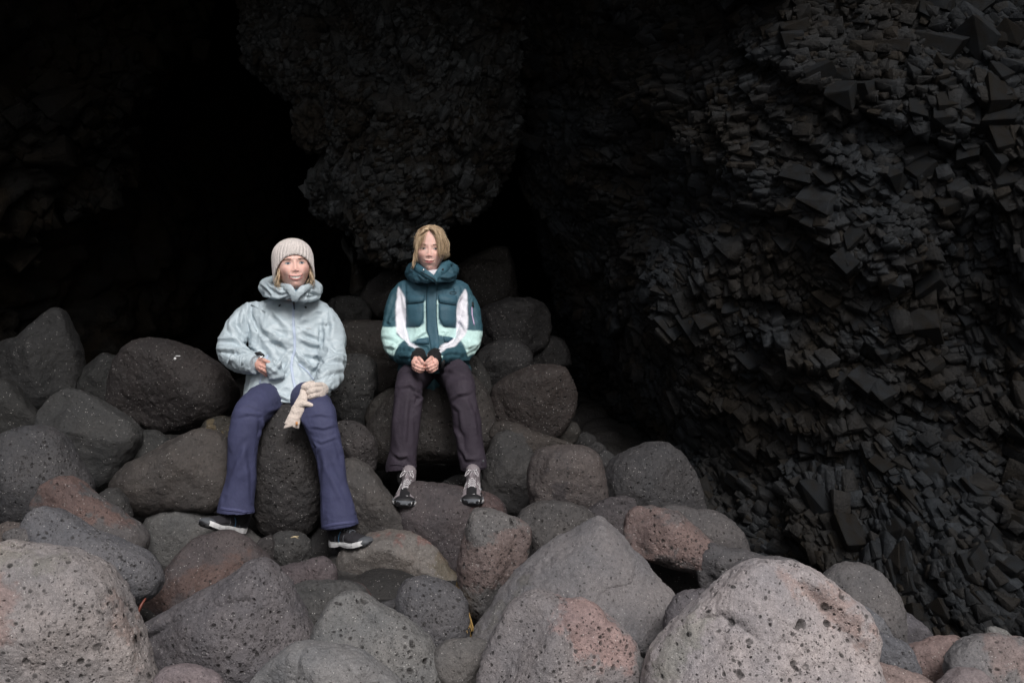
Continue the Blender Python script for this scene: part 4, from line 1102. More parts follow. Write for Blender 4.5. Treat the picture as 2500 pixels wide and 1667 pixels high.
def make_face(root, me, fr, iris, smile, gaze=(0, 0), browcol='lash'):
    bv = bvh_of(me)
    for sg in (-1, 1):
        cx, cz = sg * .031, -.001
        h = .0052 if smile else .0050
        v, f = decal(bv, eye_rows(cx, cz, .0128, h, .0010, sg), .0006)
        e = put('eye', mk_mesh('eye', xf(v, fr), f, smooth=False), M['eyewhite'], root)
        for nm, rr, mt, of in (('iris', .0056, iris, .0011), ('pupil', .0025, 'pupil', .0015)):
            rows = []
            for i in range(4):
                rad = rr * i / 3 + 1e-5
                rows.append([(cx + gaze[0] + rad * math.cos(q), max(min(cz + gaze[1] + rad * math.sin(q), cz + h * .95), cz - h * .8)) for q in np.linspace(0, 2 * math.pi, 13)])
            v, f = decal(bv, rows, of, .0004)
            put(nm, mk_mesh(nm, xf(v, fr), f, smooth=False), M[mt], e)
        v, f = ellipsoid((0, 0, 0), (.0009, .0004, .0009), 1)
        hpt = bv.ray_cast(Vector((cx + gaze[0] - .0018, -.3, cz + .0016)), Vector((0, 1, 0)))[0]
        v = v + np.array([hpt.x, hpt.y - .0021, hpt.z])
        put('glint', mk_mesh('glint', xf(v, fr), f), M['glint'], e)  # eye highlight painted in as a small white bead
        # upper lid line and lower lid
        def arc(dz, k, wid, n=9):
            rows = []
            for a in (-.5, .5):
                rows.append([(cx + t * .0140, cz + dz + sg * t * .001 + k * h * math.sqrt(max(0, 1 - abs(t) ** 2.2)) + a * wid * (1 - .6 * abs(t))) for t in np.linspace(-1, 1, n)])
            return rows
        v, f = decal(bv, arc(.0003, 1.0, .0016), .0020, .003)
        put('eyelashes', mk_mesh('eyelashes', xf(v, fr), f), M['lash'], root)
        # brow of short hairs
        parts = []
        rs = np.random.RandomState(5 + sg)
        for k in range(90):
            t = rs.uniform(-1, 1); bx = cx * 1.03 + t * .0165
            bz = .0165 + (.0035 if not smile else .0015) * (1 - t * t) + (-sg * t) * (-.0006 if smile else .001) - .002 * max(0, sg * t) + rs.normal(0, .0011)
            L = .0055
            p0 = bv.ray_cast(Vector((bx, -.3, bz)), Vector((0, 1, 0)))[0]
            q = bv.ray_cast(Vector((bx + sg * L, -.3, bz + .0012 - .0016 * abs(t))), Vector((0, 1, 0)))[0]
            if p0 is None or q is None: continue
            p0 = np.array(p0) - (0, .0006, 0); q = np.array(q) - (0, .0012, 0)
            parts.append(tube([p0, (p0 + q) / 2 - (0, .0004, 0), q], [.00042, .0004, .00015], 3, cap=False))
        v, f = join(parts)
        mm = mk_mesh('eyebrow', xf(v, fr), f); setcol(mm, (.26, .16, .11) if not smile else (.34, .22, .16))
        put('eyebrow', mm, M['hair'], root)
    if smile:
        rows = []
        for a in (0, .5, 1):
            row = []
            for j in range(17):
                t = -1 + j / 8
                x = t * .0262; lift = .0058 * (x / .0305) ** 2; up = .0046 + lift; lo = lift - .0066 * (1 - t * t)
                row.append((x, -.0665 + up + (lo - up) * a + (.0004 if j % 2 else 0) * a))
            rows.append(row)
        V = []
        for r in rows:
            for x, z in r:
                h = bv.ray_cast(Vector((x, -.3, z)), Vector((0, 1, 0)))[0]; V.append((x, h.y - .0038, z))
        m, k = 3, 17
        Fc = [[i * k + j, i * k + j + 1, (i + 1) * k + j + 1, (i + 1) * k + j] for i in range(m - 1) for j in range(k - 1)]
        nb = len(V); V += [(a, b + .004, c) for a, b, c in V]
        rim = list(range(k)) + [2 * k - 1] + [2 * k + j for j in range(k - 1, -1, -1)] + [k]
        for a, b in zip(rim, rim[1:] + rim[:1]): Fc.append([a, a + nb, b + nb, b])
        V = np.array(V)
        put('teeth', mk_mesh('teeth', xf(V, fr), Fc, smooth=False), M['teeth'], root)

def strands(specs, name, root, mat, seed=0, width=.0011, fr=None, colfn=None):
    """hair: specs = list of point lists; each becomes a tapered three-sided strand"""
    rs = np.random.RandomState(seed)
    V, Fc, C, n = [], [], [], 0
    for pts in specs:
        pts = [np.array(p) for p in pts]
        m = len(pts); w = width * rs.uniform(.6, 1.3)
        rad = [w * (1 - .75 * (i / (m - 1)) ** 2) for i in range(m)]
        v, f = tube(pts, rad, 3, cap=False, sub=3)
        V.append(v); Fc += [[i + n for i in q] for q in f]; n += len(v)
        k = rs.rand()
        base = np.array((.50, .34, .20)) * (1 - k) + np.array((.88, .72, .52)) * k
        if rs.rand() < .22: base = np.array((.22, .135, .075))
        C.append(np.tile(base, (len(v), 1)))
    V = np.vstack(V)
    if fr is not None: V = xf(V, fr)
    me = mk_mesh(name, V, Fc); setcol(me, np.vstack(C))
    return put(name, me, mat, root)

def fingers(chains, palm, wrist, cvt, vox=.0016, rad=.0085, arm=.024):
    """a hand: palm ellipsoids, five bent finger chains, wrist stub; points are (crop x, crop y, depth)"""
    parts = []
    W = lambda p: P(*cvt(p[0], p[1]), p[2])
    for c in chains:
        pts = [W(p) for p in c[0]]; r = c[1] if len(c) > 1 else rad
        parts.append(tube(pts, [r * 1.12, r * 1.06] + [r] * (len(pts) - 3) + [r * .86], 10, sub=2))
        for p in pts[1:-1]:
            parts.append(ellipsoid(p, (r * 1.12,) * 3, 2))
    for p, rr in palm: parts.append(ellipsoid(W(p), rr, 3))
    parts.append(tube([W(p) for p in wrist], [arm] * len(wrist), 16))
    return remesh(parts, vox, 2, .4)

def build_shoe(root, heel, toe, up, L, kind, label=None):
    """walking shoe, heel and toe = ground points of the sole, world metres"""
    heel = Vector(heel); toe = Vector(toe)
    xd = (toe - heel).normalized(); up = Vector(up); zd = (up - xd * up.dot(xd)).normalized(); yd = zd.cross(xd)
    m = Matrix((xd, yd, zd)).transposed().to_4x4(); m.translation = heel
    m = m @ Matrix.Scale(L / .275, 4)
    A = kind == 'A'
    half = lambda x: (1.12 if A else 1.26) * np.interp(x, [0, .015, .04, .09, .13, .17, .21, .24, .262, .275], [.012, .026, .033, .031, .035, .044, .046, .040, .026, .006])
    ctr = lambda x: np.interp(x, [0, .1, .2, .275], [0, 0, .004, .010])
    up_parts = []
    xs = np.linspace(.012, .262, 26); V = []; nr = 22
    top = np.interp(xs, [0, .03, .07, .10, .14, .18, .22, .25, .275], [.085, .112, .110, .098, .083, .068, .056, .047, .03])
    for x, t in zip(xs, top):
        h = half(x) * .97
        ang = np.linspace(0, 2 * math.pi, nr, endpoint=False)
        c, s = np.cos(ang), np.sin(ang)
        pw = 2.2
        cc = np.sign(c) * np.abs(c) ** (2 / pw); ss = np.sign(s) * np.abs(s) ** (2 / pw)
        nar = 1 - .38 * np.clip(ss, 0, 1) * np.interp(x, [0, .08, .16, .27], [.5, .8, .9, .5])
        V.append(np.column_stack([np.full(nr, x), ctr(x) + cc * h * nar, .015 + (t - .015) * (ss + 1) / 2]))
    Fc = [[i * nr + j, i * nr + (j + 1) % nr, (i + 1) * nr + (j + 1) % nr, (i + 1) * nr + j] for i in range(len(xs) - 1) for j in range(nr)]
    Fc += [list(range(nr))[::-1], [(len(xs) - 1) * nr + j for j in range(nr)]]
    up_parts.append((np.vstack(V), Fc))
    up_parts.append(tube([(.040, 0, .05), (.036, 0, .105), (.034, 0, .128)], [.036, .038, .038], 20, flat=1.3, fdir=(1, 0, 0)))
    me = remesh(up_parts, .0030, 3)
    bv = bvh_of(me)
    v = getv(me); n = getn(me)
    v += n * (fbm(v * 45, 3, 2) * .0012)[:, None]
    setv(me, xf(v, m))
    shoe = put('shoe', me, M['shoeblack' if A else 'shoemauve'], root)
    if label: shoe['label'] = label
    def strip(z0, z1, out, nm, mt, lugs=0, x0=0.0, x1=.275, wave=0):
        k = 90; pts = []
        xs2 = (1 - np.cos(np.linspace(0, math.pi, k))) / 2 * (x1 - x0) + x0
        loop = [(x, ctr(x) + (half(x) + out), 1) for x in xs2] + [(x, ctr(x) - (half(x) + out), -1) for x in xs2[::-1]]
        V = []; q = len(loop)
        for lv in (0, .5, 1):
            for i, (x, y, sg) in enumerate(loop):
                spring = .016 * max(0, (x - .19) / .085) ** 2 + .006 * max(0, (.03 - x) / .03) ** 2
                arch = .007 * math.exp(-((x - .105) / .022) ** 2)
                zt = z1 + wave * (math.sin(x * 62) * .5 + (.6 if x < .1 else 0))
                zb = z0 + arch + (lugs * .006 if (int(x / .014) % 2) else 0)
                y2 = ctr(x) + (y - ctr(x)) * (1 + (.035 if lv == .5 else 0))
                V.append((x, y2, (zb + (zt - zb) * lv) + spring))
        Fc = [[l * q + i, l * q + (i + 1) % q, (l + 1) * q + (i + 1) % q, (l + 1) * q + i] for l in range(2) for i in range(q)]
        for i in range(k - 1):
            a, b = i, q - 1 - i
            Fc.append([a, b, b - 1, a + 1]); Fc.append([2 * q + a, 2 * q + a + 1, 2 * q + b - 1, 2 * q + b])
        return put(nm, mk_mesh(nm, xf(np.array(V), m), Fc, smooth=False), M[mt], shoe)
    strip(.0, .014, .002, 'outsole', 'black', 1)
    strip(.009, .031, .0036, 'midsole', 'white' if A else 'greyfoam', 0, .0, .255 if A else .275, .003)
    if not A:
        strip(.013, .026, .0045, 'heel_stabiliser', 'white', 0, .0, .262, .002)
    # toe cap
    tc = [ellipsoid((.232, .008, .028), (.042, .047 if A else .055, .024 if A else .032), 4)]
    v, f = tc[0]; keep = v[:, 0] > .205
    me = mk_mesh('toe_cap', xf(np.where(v[:, 2:3] > .055, v * [1, 1, .97], v), m), f)
    put('toe_cap', me, M['toegrey' if A else 'black'], shoe)
    # rand round the forefoot
    def top_at(x, y=0.0, o=.0015):
        h = bv.ray_cast(Vector((x, ctr(x) + y, .3)), Vector((0, 0, -1)))
        return np.array(h[0]) + (0, 0, o) if h[0] else np.array((x, ctr(x) + y, .06))
    def side_at(x, z, sg, o=.0012):
        h = bv.ray_cast(Vector((x, sg * .2, z)), Vector((0, -sg, 0)))
        return np.array(h[0]) + (0, sg * o, 0) if h[0] else np.array((x, ctr(x) + sg * half(x), z))
    if not A:
        for sg in (-1, 1):                                       # dark forefoot panels
            V = []
            for x in np.linspace(.165, .235, 8):
                for z in np.linspace(.022, .052 if x < .2 else .045, 5): V.append(side_at(x, z, sg, .0016))
            Fc = [[i * 5 + j, i * 5 + j + 1, (i + 1) * 5 + j + 1, (i + 1) * 5 + j] for i in range(7) for j in range(4)]
            put('forefoot_panel', mk_mesh('forefoot_panel', xf(np.array(V), m), Fc), M['black'], shoe)
        rows = [[top_at(x, y, .0022) for y in np.linspace(-.026, .026, 8)] for x in np.linspace(.158, .235, 9)]
        V = np.array([p for r in rows for p in r]); Fc = [[i * 8 + j, i * 8 + j + 1, (i + 1) * 8 + j + 1, (i + 1) * 8 + j] for i in range(8) for j in range(7)]
        put('vamp', mk_mesh('vamp', xf(V, m), Fc), M['black'], shoe)
        p = [top_at(.222, .018, .004), top_at(.236, .012, .004), top_at(.224, .006, .004)]
        put('maker_mark', mk_mesh('maker_mark', xf(np.array(p), m), [[0, 1, 2]]), M['white'], shoe)
    # overlays along the sides
    for sg in (-1, 1):
        for (xa, za), (xb, zb), w, mt in (((.09, .030), (.105, .080), .0045, 'shoeblue' if A else 'white'), ((.06, .03), (.085, .085), .003, 'lacegrey' if A else 'lacepale'), ((.13, .030), (.135, .066), .0035, 'toegrey' if A else 'white')):
            pts = [side_at(xa + (xb - xa) * t, za + (zb - za) * t, sg, .001) for t in np.linspace(0, 1, 6)]
            v, f = tube(pts, [w * .6] * 6, 6)
            put('side_strap', mk_mesh('side_strap', xf(v, m), f), M[mt], shoe)
        # white outline panels on the shoe of the young woman are its eyelet stays
    stay = 'shoeblue' if A else 'white'
    rows_x = np.linspace(.088, .158, 5)
    for sg in (-1, 1):
        for x in rows_x:
            v, f = ellipsoid(top_at(x, sg * .017, .001), (.0055, .0045, .0028), 2)
            put('eyelet', mk_mesh('eyelet', xf(v, m), f), M['metal' if not A else 'toegrey'], shoe)
        v, f = ellipsoid(top_at(.074, sg * .022, .002) if A else top_at(.07, sg * .02, .001), (.0065, .0055, .0055), 2)
        put('lace_hook', mk_mesh('lace_hook', xf(v, m), f), M['metal'], shoe)
    parts = []
    lr = .0019
    for i in range(4):
        for sg in (-1, 1):
            a = top_at(rows_x[i], sg * .017, .004); b = top_at(rows_x[i + 1], -sg * .017, .004); mid = top_at((rows_x[i] + rows_x[i + 1]) / 2, 0, .007)
            parts.append(tube([a, mid, b], [lr] * 3, 6, sub=2))
    parts.append(tube([top_at(rows_x[4], -.017, .004), top_at(rows_x[4], 0, .006), top_at(rows_x[4], .017, .004)], [lr] * 3, 6, sub=2))
    kx = top_at(.082, 0, .009)
    for sg in (-1, 1):                                             # bow loops and ends
        parts.append(tube([kx, kx + (.004, sg * .018, .004), kx + (.022, sg * .030, -.004), kx + (.040, sg * .034, -.018), kx + (.036, sg * .026, -.012), kx + (.012, sg * .012, .0)], [lr * .9] * 6, 6, sub=3))
        parts.append(tube([kx, kx + (.014, sg * .010, .004), kx + (.034, sg * .020, -.010)], [lr * .8] * 3, 6, sub=3))
        parts.append(tube([top_at(.074, sg * .022, .006), kx, top_at(rows_x[0], -sg * .017, .005)], [lr] * 3, 6, sub=2))
    v, f = join(parts)
    put('laces', mk_mesh('laces', xf(v, m), f), M['lacegrey' if A else 'lacepale'], shoe)
    v, f = tube([(.095, 0, .095), (.082, 0, .118), (.074, 0, .140)], [.014, .018, .017], 12, flat=.35, fdir=(.8, 0, .5))
    put('tongue', mk_mesh('tongue', xf(v, m), f), M['shoeblack' if A else 'shoemauve'], shoe)
    return shoe, m

W5 = lambda c: (lambda x, y, Y: P(*conv(c)(x, y), Y))
S_ = lambda x, y, Y: P(x, y, Y)

def sec(y, xl, xr, Y, hd):
    a = P(xl, y, Y); b = P(xr, y, Y)
    return (a[0], b[0], a[2], Y, hd)

# ------------------------------------------------------------------ woman with the knitted hat and pale jacket
A = empty('person', tuple(P(712, 985, 5.12)), label='woman in cream knitted beanie, pale blue-grey rain jacket and navy trousers sitting on dark boulder', cat='person', group='hikers sitting on the boulders')
HA = frame(17, 7, -4, P(716, 650, 5.06), 1.10)
headA = head_mesh(True, False)
core = remesh([tube([S_(714, 690, 5.13), S_(713, 735, 5.20), S_(710, 800, 5.2), S_(706, 900, 5.16), S_(705, 955, 5.12)], [.050, .050, .08, .10, .11], 20),
               tube([S_(622, 765, 5.2), S_(562, 850, 5.1), S_(620, 892, 4.96)], [.030, .028, .024], 12), tube([S_(795, 775, 5.2), S_(812, 885, 5.05), S_(785, 948, 4.9)], [.030, .028, .024], 12),
               tube([S_(668, 975, 5.08), S_(606, 1012, 4.76), S_(584, 1230, 4.73)], [.07, .05, .035], 12), tube([S_(735, 975, 5.08), S_(777, 1015, 4.76), S_(825, 1270, 4.73)], [.07, .05, .035], 12)], .009, 3)
J = conv('J')
hand = fingers([([(455, 1150, 4.93), (490, 1165, 4.92), (530, 1190, 4.93), (560, 1220, 4.95)],), ([(450, 1175, 4.93), (485, 1195, 4.915), (525, 1220, 4.93), (550, 1250, 4.95)],),
                ([(445, 1200, 4.93), (480, 1222, 4.915), (515, 1245, 4.93), (540, 1270, 4.95)],), ([(440, 1215, 4.94), (475, 1240, 4.925), (505, 1262, 4.94), (520, 1280, 4.955)], .0075),
                ([(470, 1140, 4.93), (505, 1148, 4.915), (540, 1165, 4.92), (560, 1185, 4.94)], .0095)],
               [((470, 1185, 4.93), (.026, .018, .032))], [(395, 1165, 4.97), (455, 1180, 4.94)], J, arm=.026)
hv, hf = mesh_parts(headA); cv_, cf = mesh_parts(core); nv, nf_ = mesh_parts(hand)
hc = np.empty(len(hv) * 4, np.float32); headA.color_attributes['tint'].data.foreach_get('color', hc); hc = hc.reshape(-1, 4)[:, :3]
v, f = join([(xf(hv, HA), hf), (cv_, cf), (nv, nf_)])
me = mk_mesh('body', v, f); setcol(me, np.vstack([hc, np.tile(SK, (len(cv_), 1)), np.tile((.62, .35, .29), (len(nv), 1))]))
put('body', me, M['skin'], A)
make_face(A, headA, HA, 'irisA', True, gaze=(.0012, 0))

# jacket
jp = [rings([sec(*r) for r in [(700, 686, 742, 5.22, .055), (716, 674, 752, 5.23, .07), (728, 648, 772, 5.23, .075), (742, 618, 796, 5.22, .10), (760, 606, 805, 5.21, .125), (800, 610, 798, 5.20, .145), (850, 612, 792, 5.18, .155), (900, 607, 793, 5.15, .165), (940, 602, 799, 5.12, .175), (966, 598, 806, 5.10, .18), (980, 612, 800, 5.09, .17)]], 44),
      tube([S_(640, 762, 5.2), S_(612, 768, 5.2), S_(583, 800, 5.17), S_(562, 848, 5.09), S_(582, 874, 5.02), S_(602, 884, 4.97), S_(608, 886, 4.955)], [.060, .068, .074, .071, .066, .060, .056], 22, sub=3),
      ellipsoid(S_(671, 903, 4.955), (.040, .050, .056), 3),
      tube([S_(775, 770, 5.2), S_(797, 785, 5.19), S_(811, 830, 5.15), S_(811, 885, 5.06), S_(799, 925, 4.96), S_(792, 937, 4.92)], [.060, .066, .068, .069, .064, .053], 22, sub=3)]
jm = remesh(jp, .0046, 4)
crumple(jm, 5.0, .010, 21, (1, 1, .8), 3)
folds(jm, [([(400, 600), (385, 760), (440, 900), (430, 1010)], 5, -.012), ([(480, 790), (500, 880), (600, 940), (720, 1000)], 8, .014), ([(90, 960), (250, 965), (440, 1040)], 5, .016),
           ([(215, 925), (330, 1000), (430, 1030)], 4, -.014), ([(100, 1050), (250, 1060), (390, 1075)], 5, .014), ([(240, 1080), (225, 1130), (190, 1180)], 4, .012), ([(340, 1110), (310, 1200)], 4, .010),
           ([(230, 760), (215, 860), (300, 960)], 7, .012), ([(330, 700), (300, 830), (360, 930)], 6, .012),
           ([(440, 1000), (520, 1100), (600, 1200), (650, 1240), (690, 1120)], 6, -.014), ([(500, 1320), (640, 1280), (700, 1200)], 5, .012), ([(380, 1400), (520, 1370), (700, 1470)], 5, .010), ([(350, 1430), (600, 1440), (760, 1500)], 5, .008),
           ([(700, 1080), (640, 1160), (600, 1240)], 5, .012), ([(500, 960), (640, 990), (720, 1060)], 6, .012), ([(450, 860), (560, 1000), (620, 1100)], 6, -.010),
           ([(800, 1110), (880, 1190), (990, 1230)], 6, .014), ([(800, 960), (900, 1000), (1000, 1030)], 6, .012), ([(820, 880), (880, 920), (980, 960)], 5, .010), ([(820, 1080), (900, 1105), (990, 1100)], 5, .010), ([(940, 1120), (990, 1165), (920, 1260)], 5, -.010),
           ([(990, 860), (985, 960), (990, 1090)], 6, -.016), ([(1000, 830), (1070, 815)], 5, .010), ([(1020, 1150), (1110, 1130), (1195, 1150)], 5, .012), ([(940, 1310), (1060, 1240), (1190, 1220)], 6, .012), ([(1000, 1350), (1080, 1380), (1160, 1330)], 5, .010), ([(1010, 1430), (1120, 1390), (1170, 1360)], 5, .010),
           ([(1060, 720), (1090, 850), (1080, 960)], 7, .010), ([(1040, 1000), (1120, 1080), (1190, 1090)], 5, -.010), ([(560, 700), (620, 780), (700, 860)], 7, .008), ([(860, 700), (840, 780), (800, 860)], 7, .008), ([(760, 1050), (850, 1170), (900, 1300)], 6, .010), ([(560, 1100), (540, 1200), (520, 1330)], 6, .008)], J, facing=.05)
crumple(jm, 10, .0055, 78, (1, 1, .8), 2)
crumple(jm, 20, .0022, 77, (1, 1, 1), 2)
jacket = put('jacket', jm, M['shell'], A)
jb = bvh_of(jm)
def rib(name, b, cvt, pts, w, mat, parent, **kw):
    v, f = ribbon(b, [cvt(*p) for p in pts], w, **kw)
    return put(name, mk_mesh(name, v, f), mat, parent)
rib('zip', jb, J, [(756, 625), (757, 700), (752, 760), (755, 850), (764, 950), (765, 1060), (745, 1130), (735, 1200), (750, 1300), (775, 1420), (770, 1500)], 6.5, M['shell_zip'], jacket, off=.004)
rib('zip_puller', jb, J, [(760, 630), (757, 668), (762, 715)], 3.2, M['toegrey'], jacket, off=.010)
rib('zip_slider', jb, J, [(757, 632), (757, 672)], 5.5, M['metal'], jacket, off=.007)
rib('drawcord_toggle', jb, J, [(628, 692), (636, 682), (645, 672)], 5.0, M['black'], jacket, off=.009, taper=True)
rib('drawcord_toggle', jb, J, [(848, 690), (858, 697), (867, 703)], 5.4, M['black'], jacket, off=.009, taper=True)
rib('pocket_zip', jb, J, [(535, 1105), (510, 1180), (488, 1260), (465, 1345)], 4.2, M['shell_zip'], jacket, off=.004)
rib('pocket_zip', jb, J, [(800, 1180), (880, 1250), (930, 1320)], 3.0, M['shell_zip'], jacket, off=.003)
for k, (x0, y0, x1, y1) in enumerate([(865, 880, 870, 870), (872, 870, 877, 880), (880, 880, 880, 871), (885, 871, 890, 875), (893, 871, 899, 871), (896, 871, 896, 880), (902, 880, 902, 871)]):
    rib('chest_mark', jb, J, [(x0, y0), (x1, y1)], 0.9, M['white'], jacket, off=.0024, thick=.001)
rib('hem_band', jb, J, [(345, 1450), (400, 1425), (500, 1440), (600, 1475), (700, 1508), (770, 1512), (840, 1505)], 4, M['shell'], jacket, off=.006)
rib('shoulder_seam', jb, J, [(405, 600), (388, 700), (395, 800), (440, 900)], 2.2, M['shell'], jacket, off=.004)
rib('shoulder_seam', jb, J, [(1050, 690), (1060, 780), (1030, 850)], 2.2, M['shell'], jacket, off=.004)
# cuffs
v, f = tube([S_(600, 884, 4.97), S_(616, 887, 4.945), S_(625, 889, 4.935)], [.057, .055, .052], 24, cap=False)
cm = remesh([(v, f)], .004, 3); crumple(cm, 22, .003, 5)
put('cuff', cm, M['shell'], jacket)
v, f = tube([S_(624, 864, 4.93), S_(634, 862, 4.92), S_(642, 868, 4.925)], [.008, .009, .008], 12)
put('cuff_lining', mk_mesh('cuff_lining', v, f), M['black'], jacket)
v, f = tube([S_(630, 870, 4.905), S_(636, 872, 4.90), S_(641, 870, 4.905)], [.0035] * 3, 8)
wt = put('watch', mk_mesh('watch', v, f), M['metal'], A)
v, f = tube([S_(798, 926, 4.95), S_(791, 938, 4.915), S_(788, 942, 4.905)], [.057, .053, .051], 24)
cm = remesh([(v, f)], .004, 3); crumple(cm, 22, .003, 6)
put('cuff', cm, M['shell'], jacket)
# collar and lowered hood
hp = [tube([S_(735, 690, 5.34), S_(672, 688, 5.31), S_(648, 700, 5.20), S_(662, 712, 5.08), S_(692, 717, 5.02), S_(712, 719, 5.01)], [.035, .035, .034, .031, .027, .020], 18, flat=.75, fdir=(0, 1, 0), sub=3),
      tube([S_(735, 690, 5.34), S_(768, 700, 5.30), S_(776, 712, 5.18), S_(764, 720, 5.08), S_(746, 722, 5.03), S_(724, 726, 5.0)], [.035, .032, .030, .028, .026, .019], 18, flat=.75, fdir=(0, 1, 0), sub=3)]
hm = remesh(hp, .0042, 4)
crumple(hm, 6, .009, 60, (1, 1, 1.3), 2); crumple(hm, 17, .003, 62)
folds(hm, [([(470, 590), (560, 605), (640, 615), (722, 585)], 3.5, .014), ([(560, 480), (620, 520), (720, 530)], 3, -.012), ([(600, 560), (660, 575), (725, 560)], 3, .011), ([(480, 500), (540, 545), (590, 600)], 3.5, .013), ([(520, 480), (560, 530), (640, 560)], 3, .011), ([(830, 540), (900, 560), (975, 580)], 3.5, .012), ([(800, 640), (880, 640), (960, 655)], 4, .013), ([(820, 600), (900, 612), (970, 600)], 3, -.010), ([(860, 530), (870, 590), (850, 640)], 3, .009)], J)
hood = put('hood', hm, M['shell'], jacket)
hb = bvh_of(hm)
rib('hood_edge', hb, J, [(572, 470), (600, 498), (650, 508), (705, 512)], 2.0, M['shell'], hood, off=.006)
rib('hood_edge', hb, J, [(865, 524), (900, 522), (935, 512), (968, 540)], 2.0, M['shell'], hood, off=.006)
rib('hood_cord', hb, J, [(640, 625), (700, 632), (745, 628)], 1.4, M['toegrey'], hood, off=.004)
# standing collar blades either side of the chin
for pts, rr in (([S_(672, 694, 5.12), S_(690, 700, 5.035), S_(706, 704, 4.985), S_(714, 716, 4.975), S_(717, 730, 4.985)], [.015, .018, .020, .018, .014]), ([S_(762, 697, 5.11), S_(750, 702, 5.03), S_(738, 708, 4.985), S_(727, 720, 4.975), S_(721, 732, 4.985)], [.014, .018, .021, .018, .012])):
    bm_ = remesh([tube(pts, rr, 14, flat=.42, fdir=(0, 1, 0), sub=3)], .0032, 3); crumple(bm_, 18, .003, 8)
    put('collar', bm_, M['shell'], jacket)
v, f = tube([S_(712, 714, 5.06), S_(724, 716, 5.03), S_(736, 714, 5.06)], [.022, .026, .022], 16)
put('neck_gaiter', mk_mesh('neck_gaiter', v, f), M['blueneck'], A)

# trousers
def trousers(pelvis, legs, vox, mat, crump, strokes, cvt, root):
    parts = list(pelvis)
    for pts, rad, fl in legs:
        parts.append(tube(pts, rad, 24, flat=fl, fdir=(0, 1, 0), sub=3, cap=False))
    me = remesh(parts, vox, 4)
    crumple(me, 4.5, crump, 33, (1, 1, .5), 3)
    folds(me, strokes, cvt, facing=.05)
    crumple(me, 14, .0018, 12, (1, 1, .7), 2)
    return put('trousers', me, mat, root), me
R2 = conv('R2')
trA, tmA = trousers([ellipsoid(S_(706, 970, 5.14), (.195, .15, .085), 4)],
    [([S_(672, 972, 5.10), S_(640, 985, 4.92), S_(610, 1010, 4.76), S_(599, 1050, 4.735), S_(592, 1110, 4.73), S_(588, 1170, 4.73), S_(578, 1225, 4.73), S_(576, 1252, 4.73)], [.098, .092, .080, .076, .071, .072, .086, .094], .8),
     ([S_(738, 972, 5.10), S_(758, 985, 4.92), S_(776, 1015, 4.76), S_(789, 1055, 4.735), S_(806, 1120, 4.73), S_(815, 1180, 4.73), S_(825, 1240, 4.73), S_(831, 1284, 4.73)], [.100, .096, .088, .078, .070, .071, .082, .091], .8)],
    .0052, M['navy'], .007,
    [([(360, 220), (440, 200), (560, 250)], 4, .004), ([(340, 300), (450, 270), (580, 290)], 5, .004), ([(560, 330), (570, 420), (540, 480)], 5, .010), ([(600, 260), (700, 230), (760, 190)], 6, .008), ([(440, 520), (330, 760), (260, 960)], 8, .008), ([(430, 520), (470, 800), (480, 1050)], 8, -.007),
     ([(930, 300), (1050, 280), (1170, 300)], 4, .003), ([(960, 380), (1080, 400), (1190, 370)], 4, .004), ([(980, 480), (1060, 520), (1200, 470)], 4, .004), ([(990, 500), (1030, 560), (1010, 620)], 5, .009), ([(1190, 470), (1240, 620), (1260, 720)], 5, .007), ([(1080, 600), (1180, 800), (1320, 1080)], 8, -.007), ([(1050, 520), (1100, 700), (1070, 950)], 8, .006), ([(860, 240), (900, 330), (960, 420)], 6, .008)], R2, A)
tb = bvh_of(tmA)
rib('hem', tb, R2, [(180, 1078), (260, 1092), (350, 1100), (430, 1118), (503, 1128)], 7, M['navy_hem'], trA, off=.0022)
rib('hem', tb, R2, [(1070, 1242), (1150, 1222), (1250, 1208), (1330, 1200), (1385, 1196)], 7, M['navy_hem'], trA, off=.0022)
rib('side_seam', tb, R2, [(508, 420), (470, 700), (470, 1040)], 1.2, M['navy_hem'], trA, off=.0018)
rib('side_seam', tb, R2, [(1010, 560), (1050, 800), (1085, 1180)], 1.2, M['navy_hem'], trA, off=.0018)
rib('ankle_mark', tb, R2, [(1345, 1090), (1352, 1105), (1348, 1122), (1352, 1135)], 1.6, M['black'], trA, off=.0018)

# shoes
upv = (0, -.12, 1)
sR, mR = build_shoe(A, P(594, 1306, 4.82), P(493, 1288, 4.62), (-.05, -.16, 1), .275, 'A')
sL, mL = build_shoe(A, P(812, 1336, 4.80), P(921, 1338, 4.59), (.10, -.16, 1), .275, 'A')
# dark socks / ankles
for a, b in ((S_(580, 1225, 4.76), S_(586, 1262, 4.78)), (S_(824, 1262, 4.76), S_(824, 1292, 4.76))):
    v, f = tube([a, b], [.045, .043], 16); put('sock', mk_mesh('sock', v, f), M['blackknit'], A)

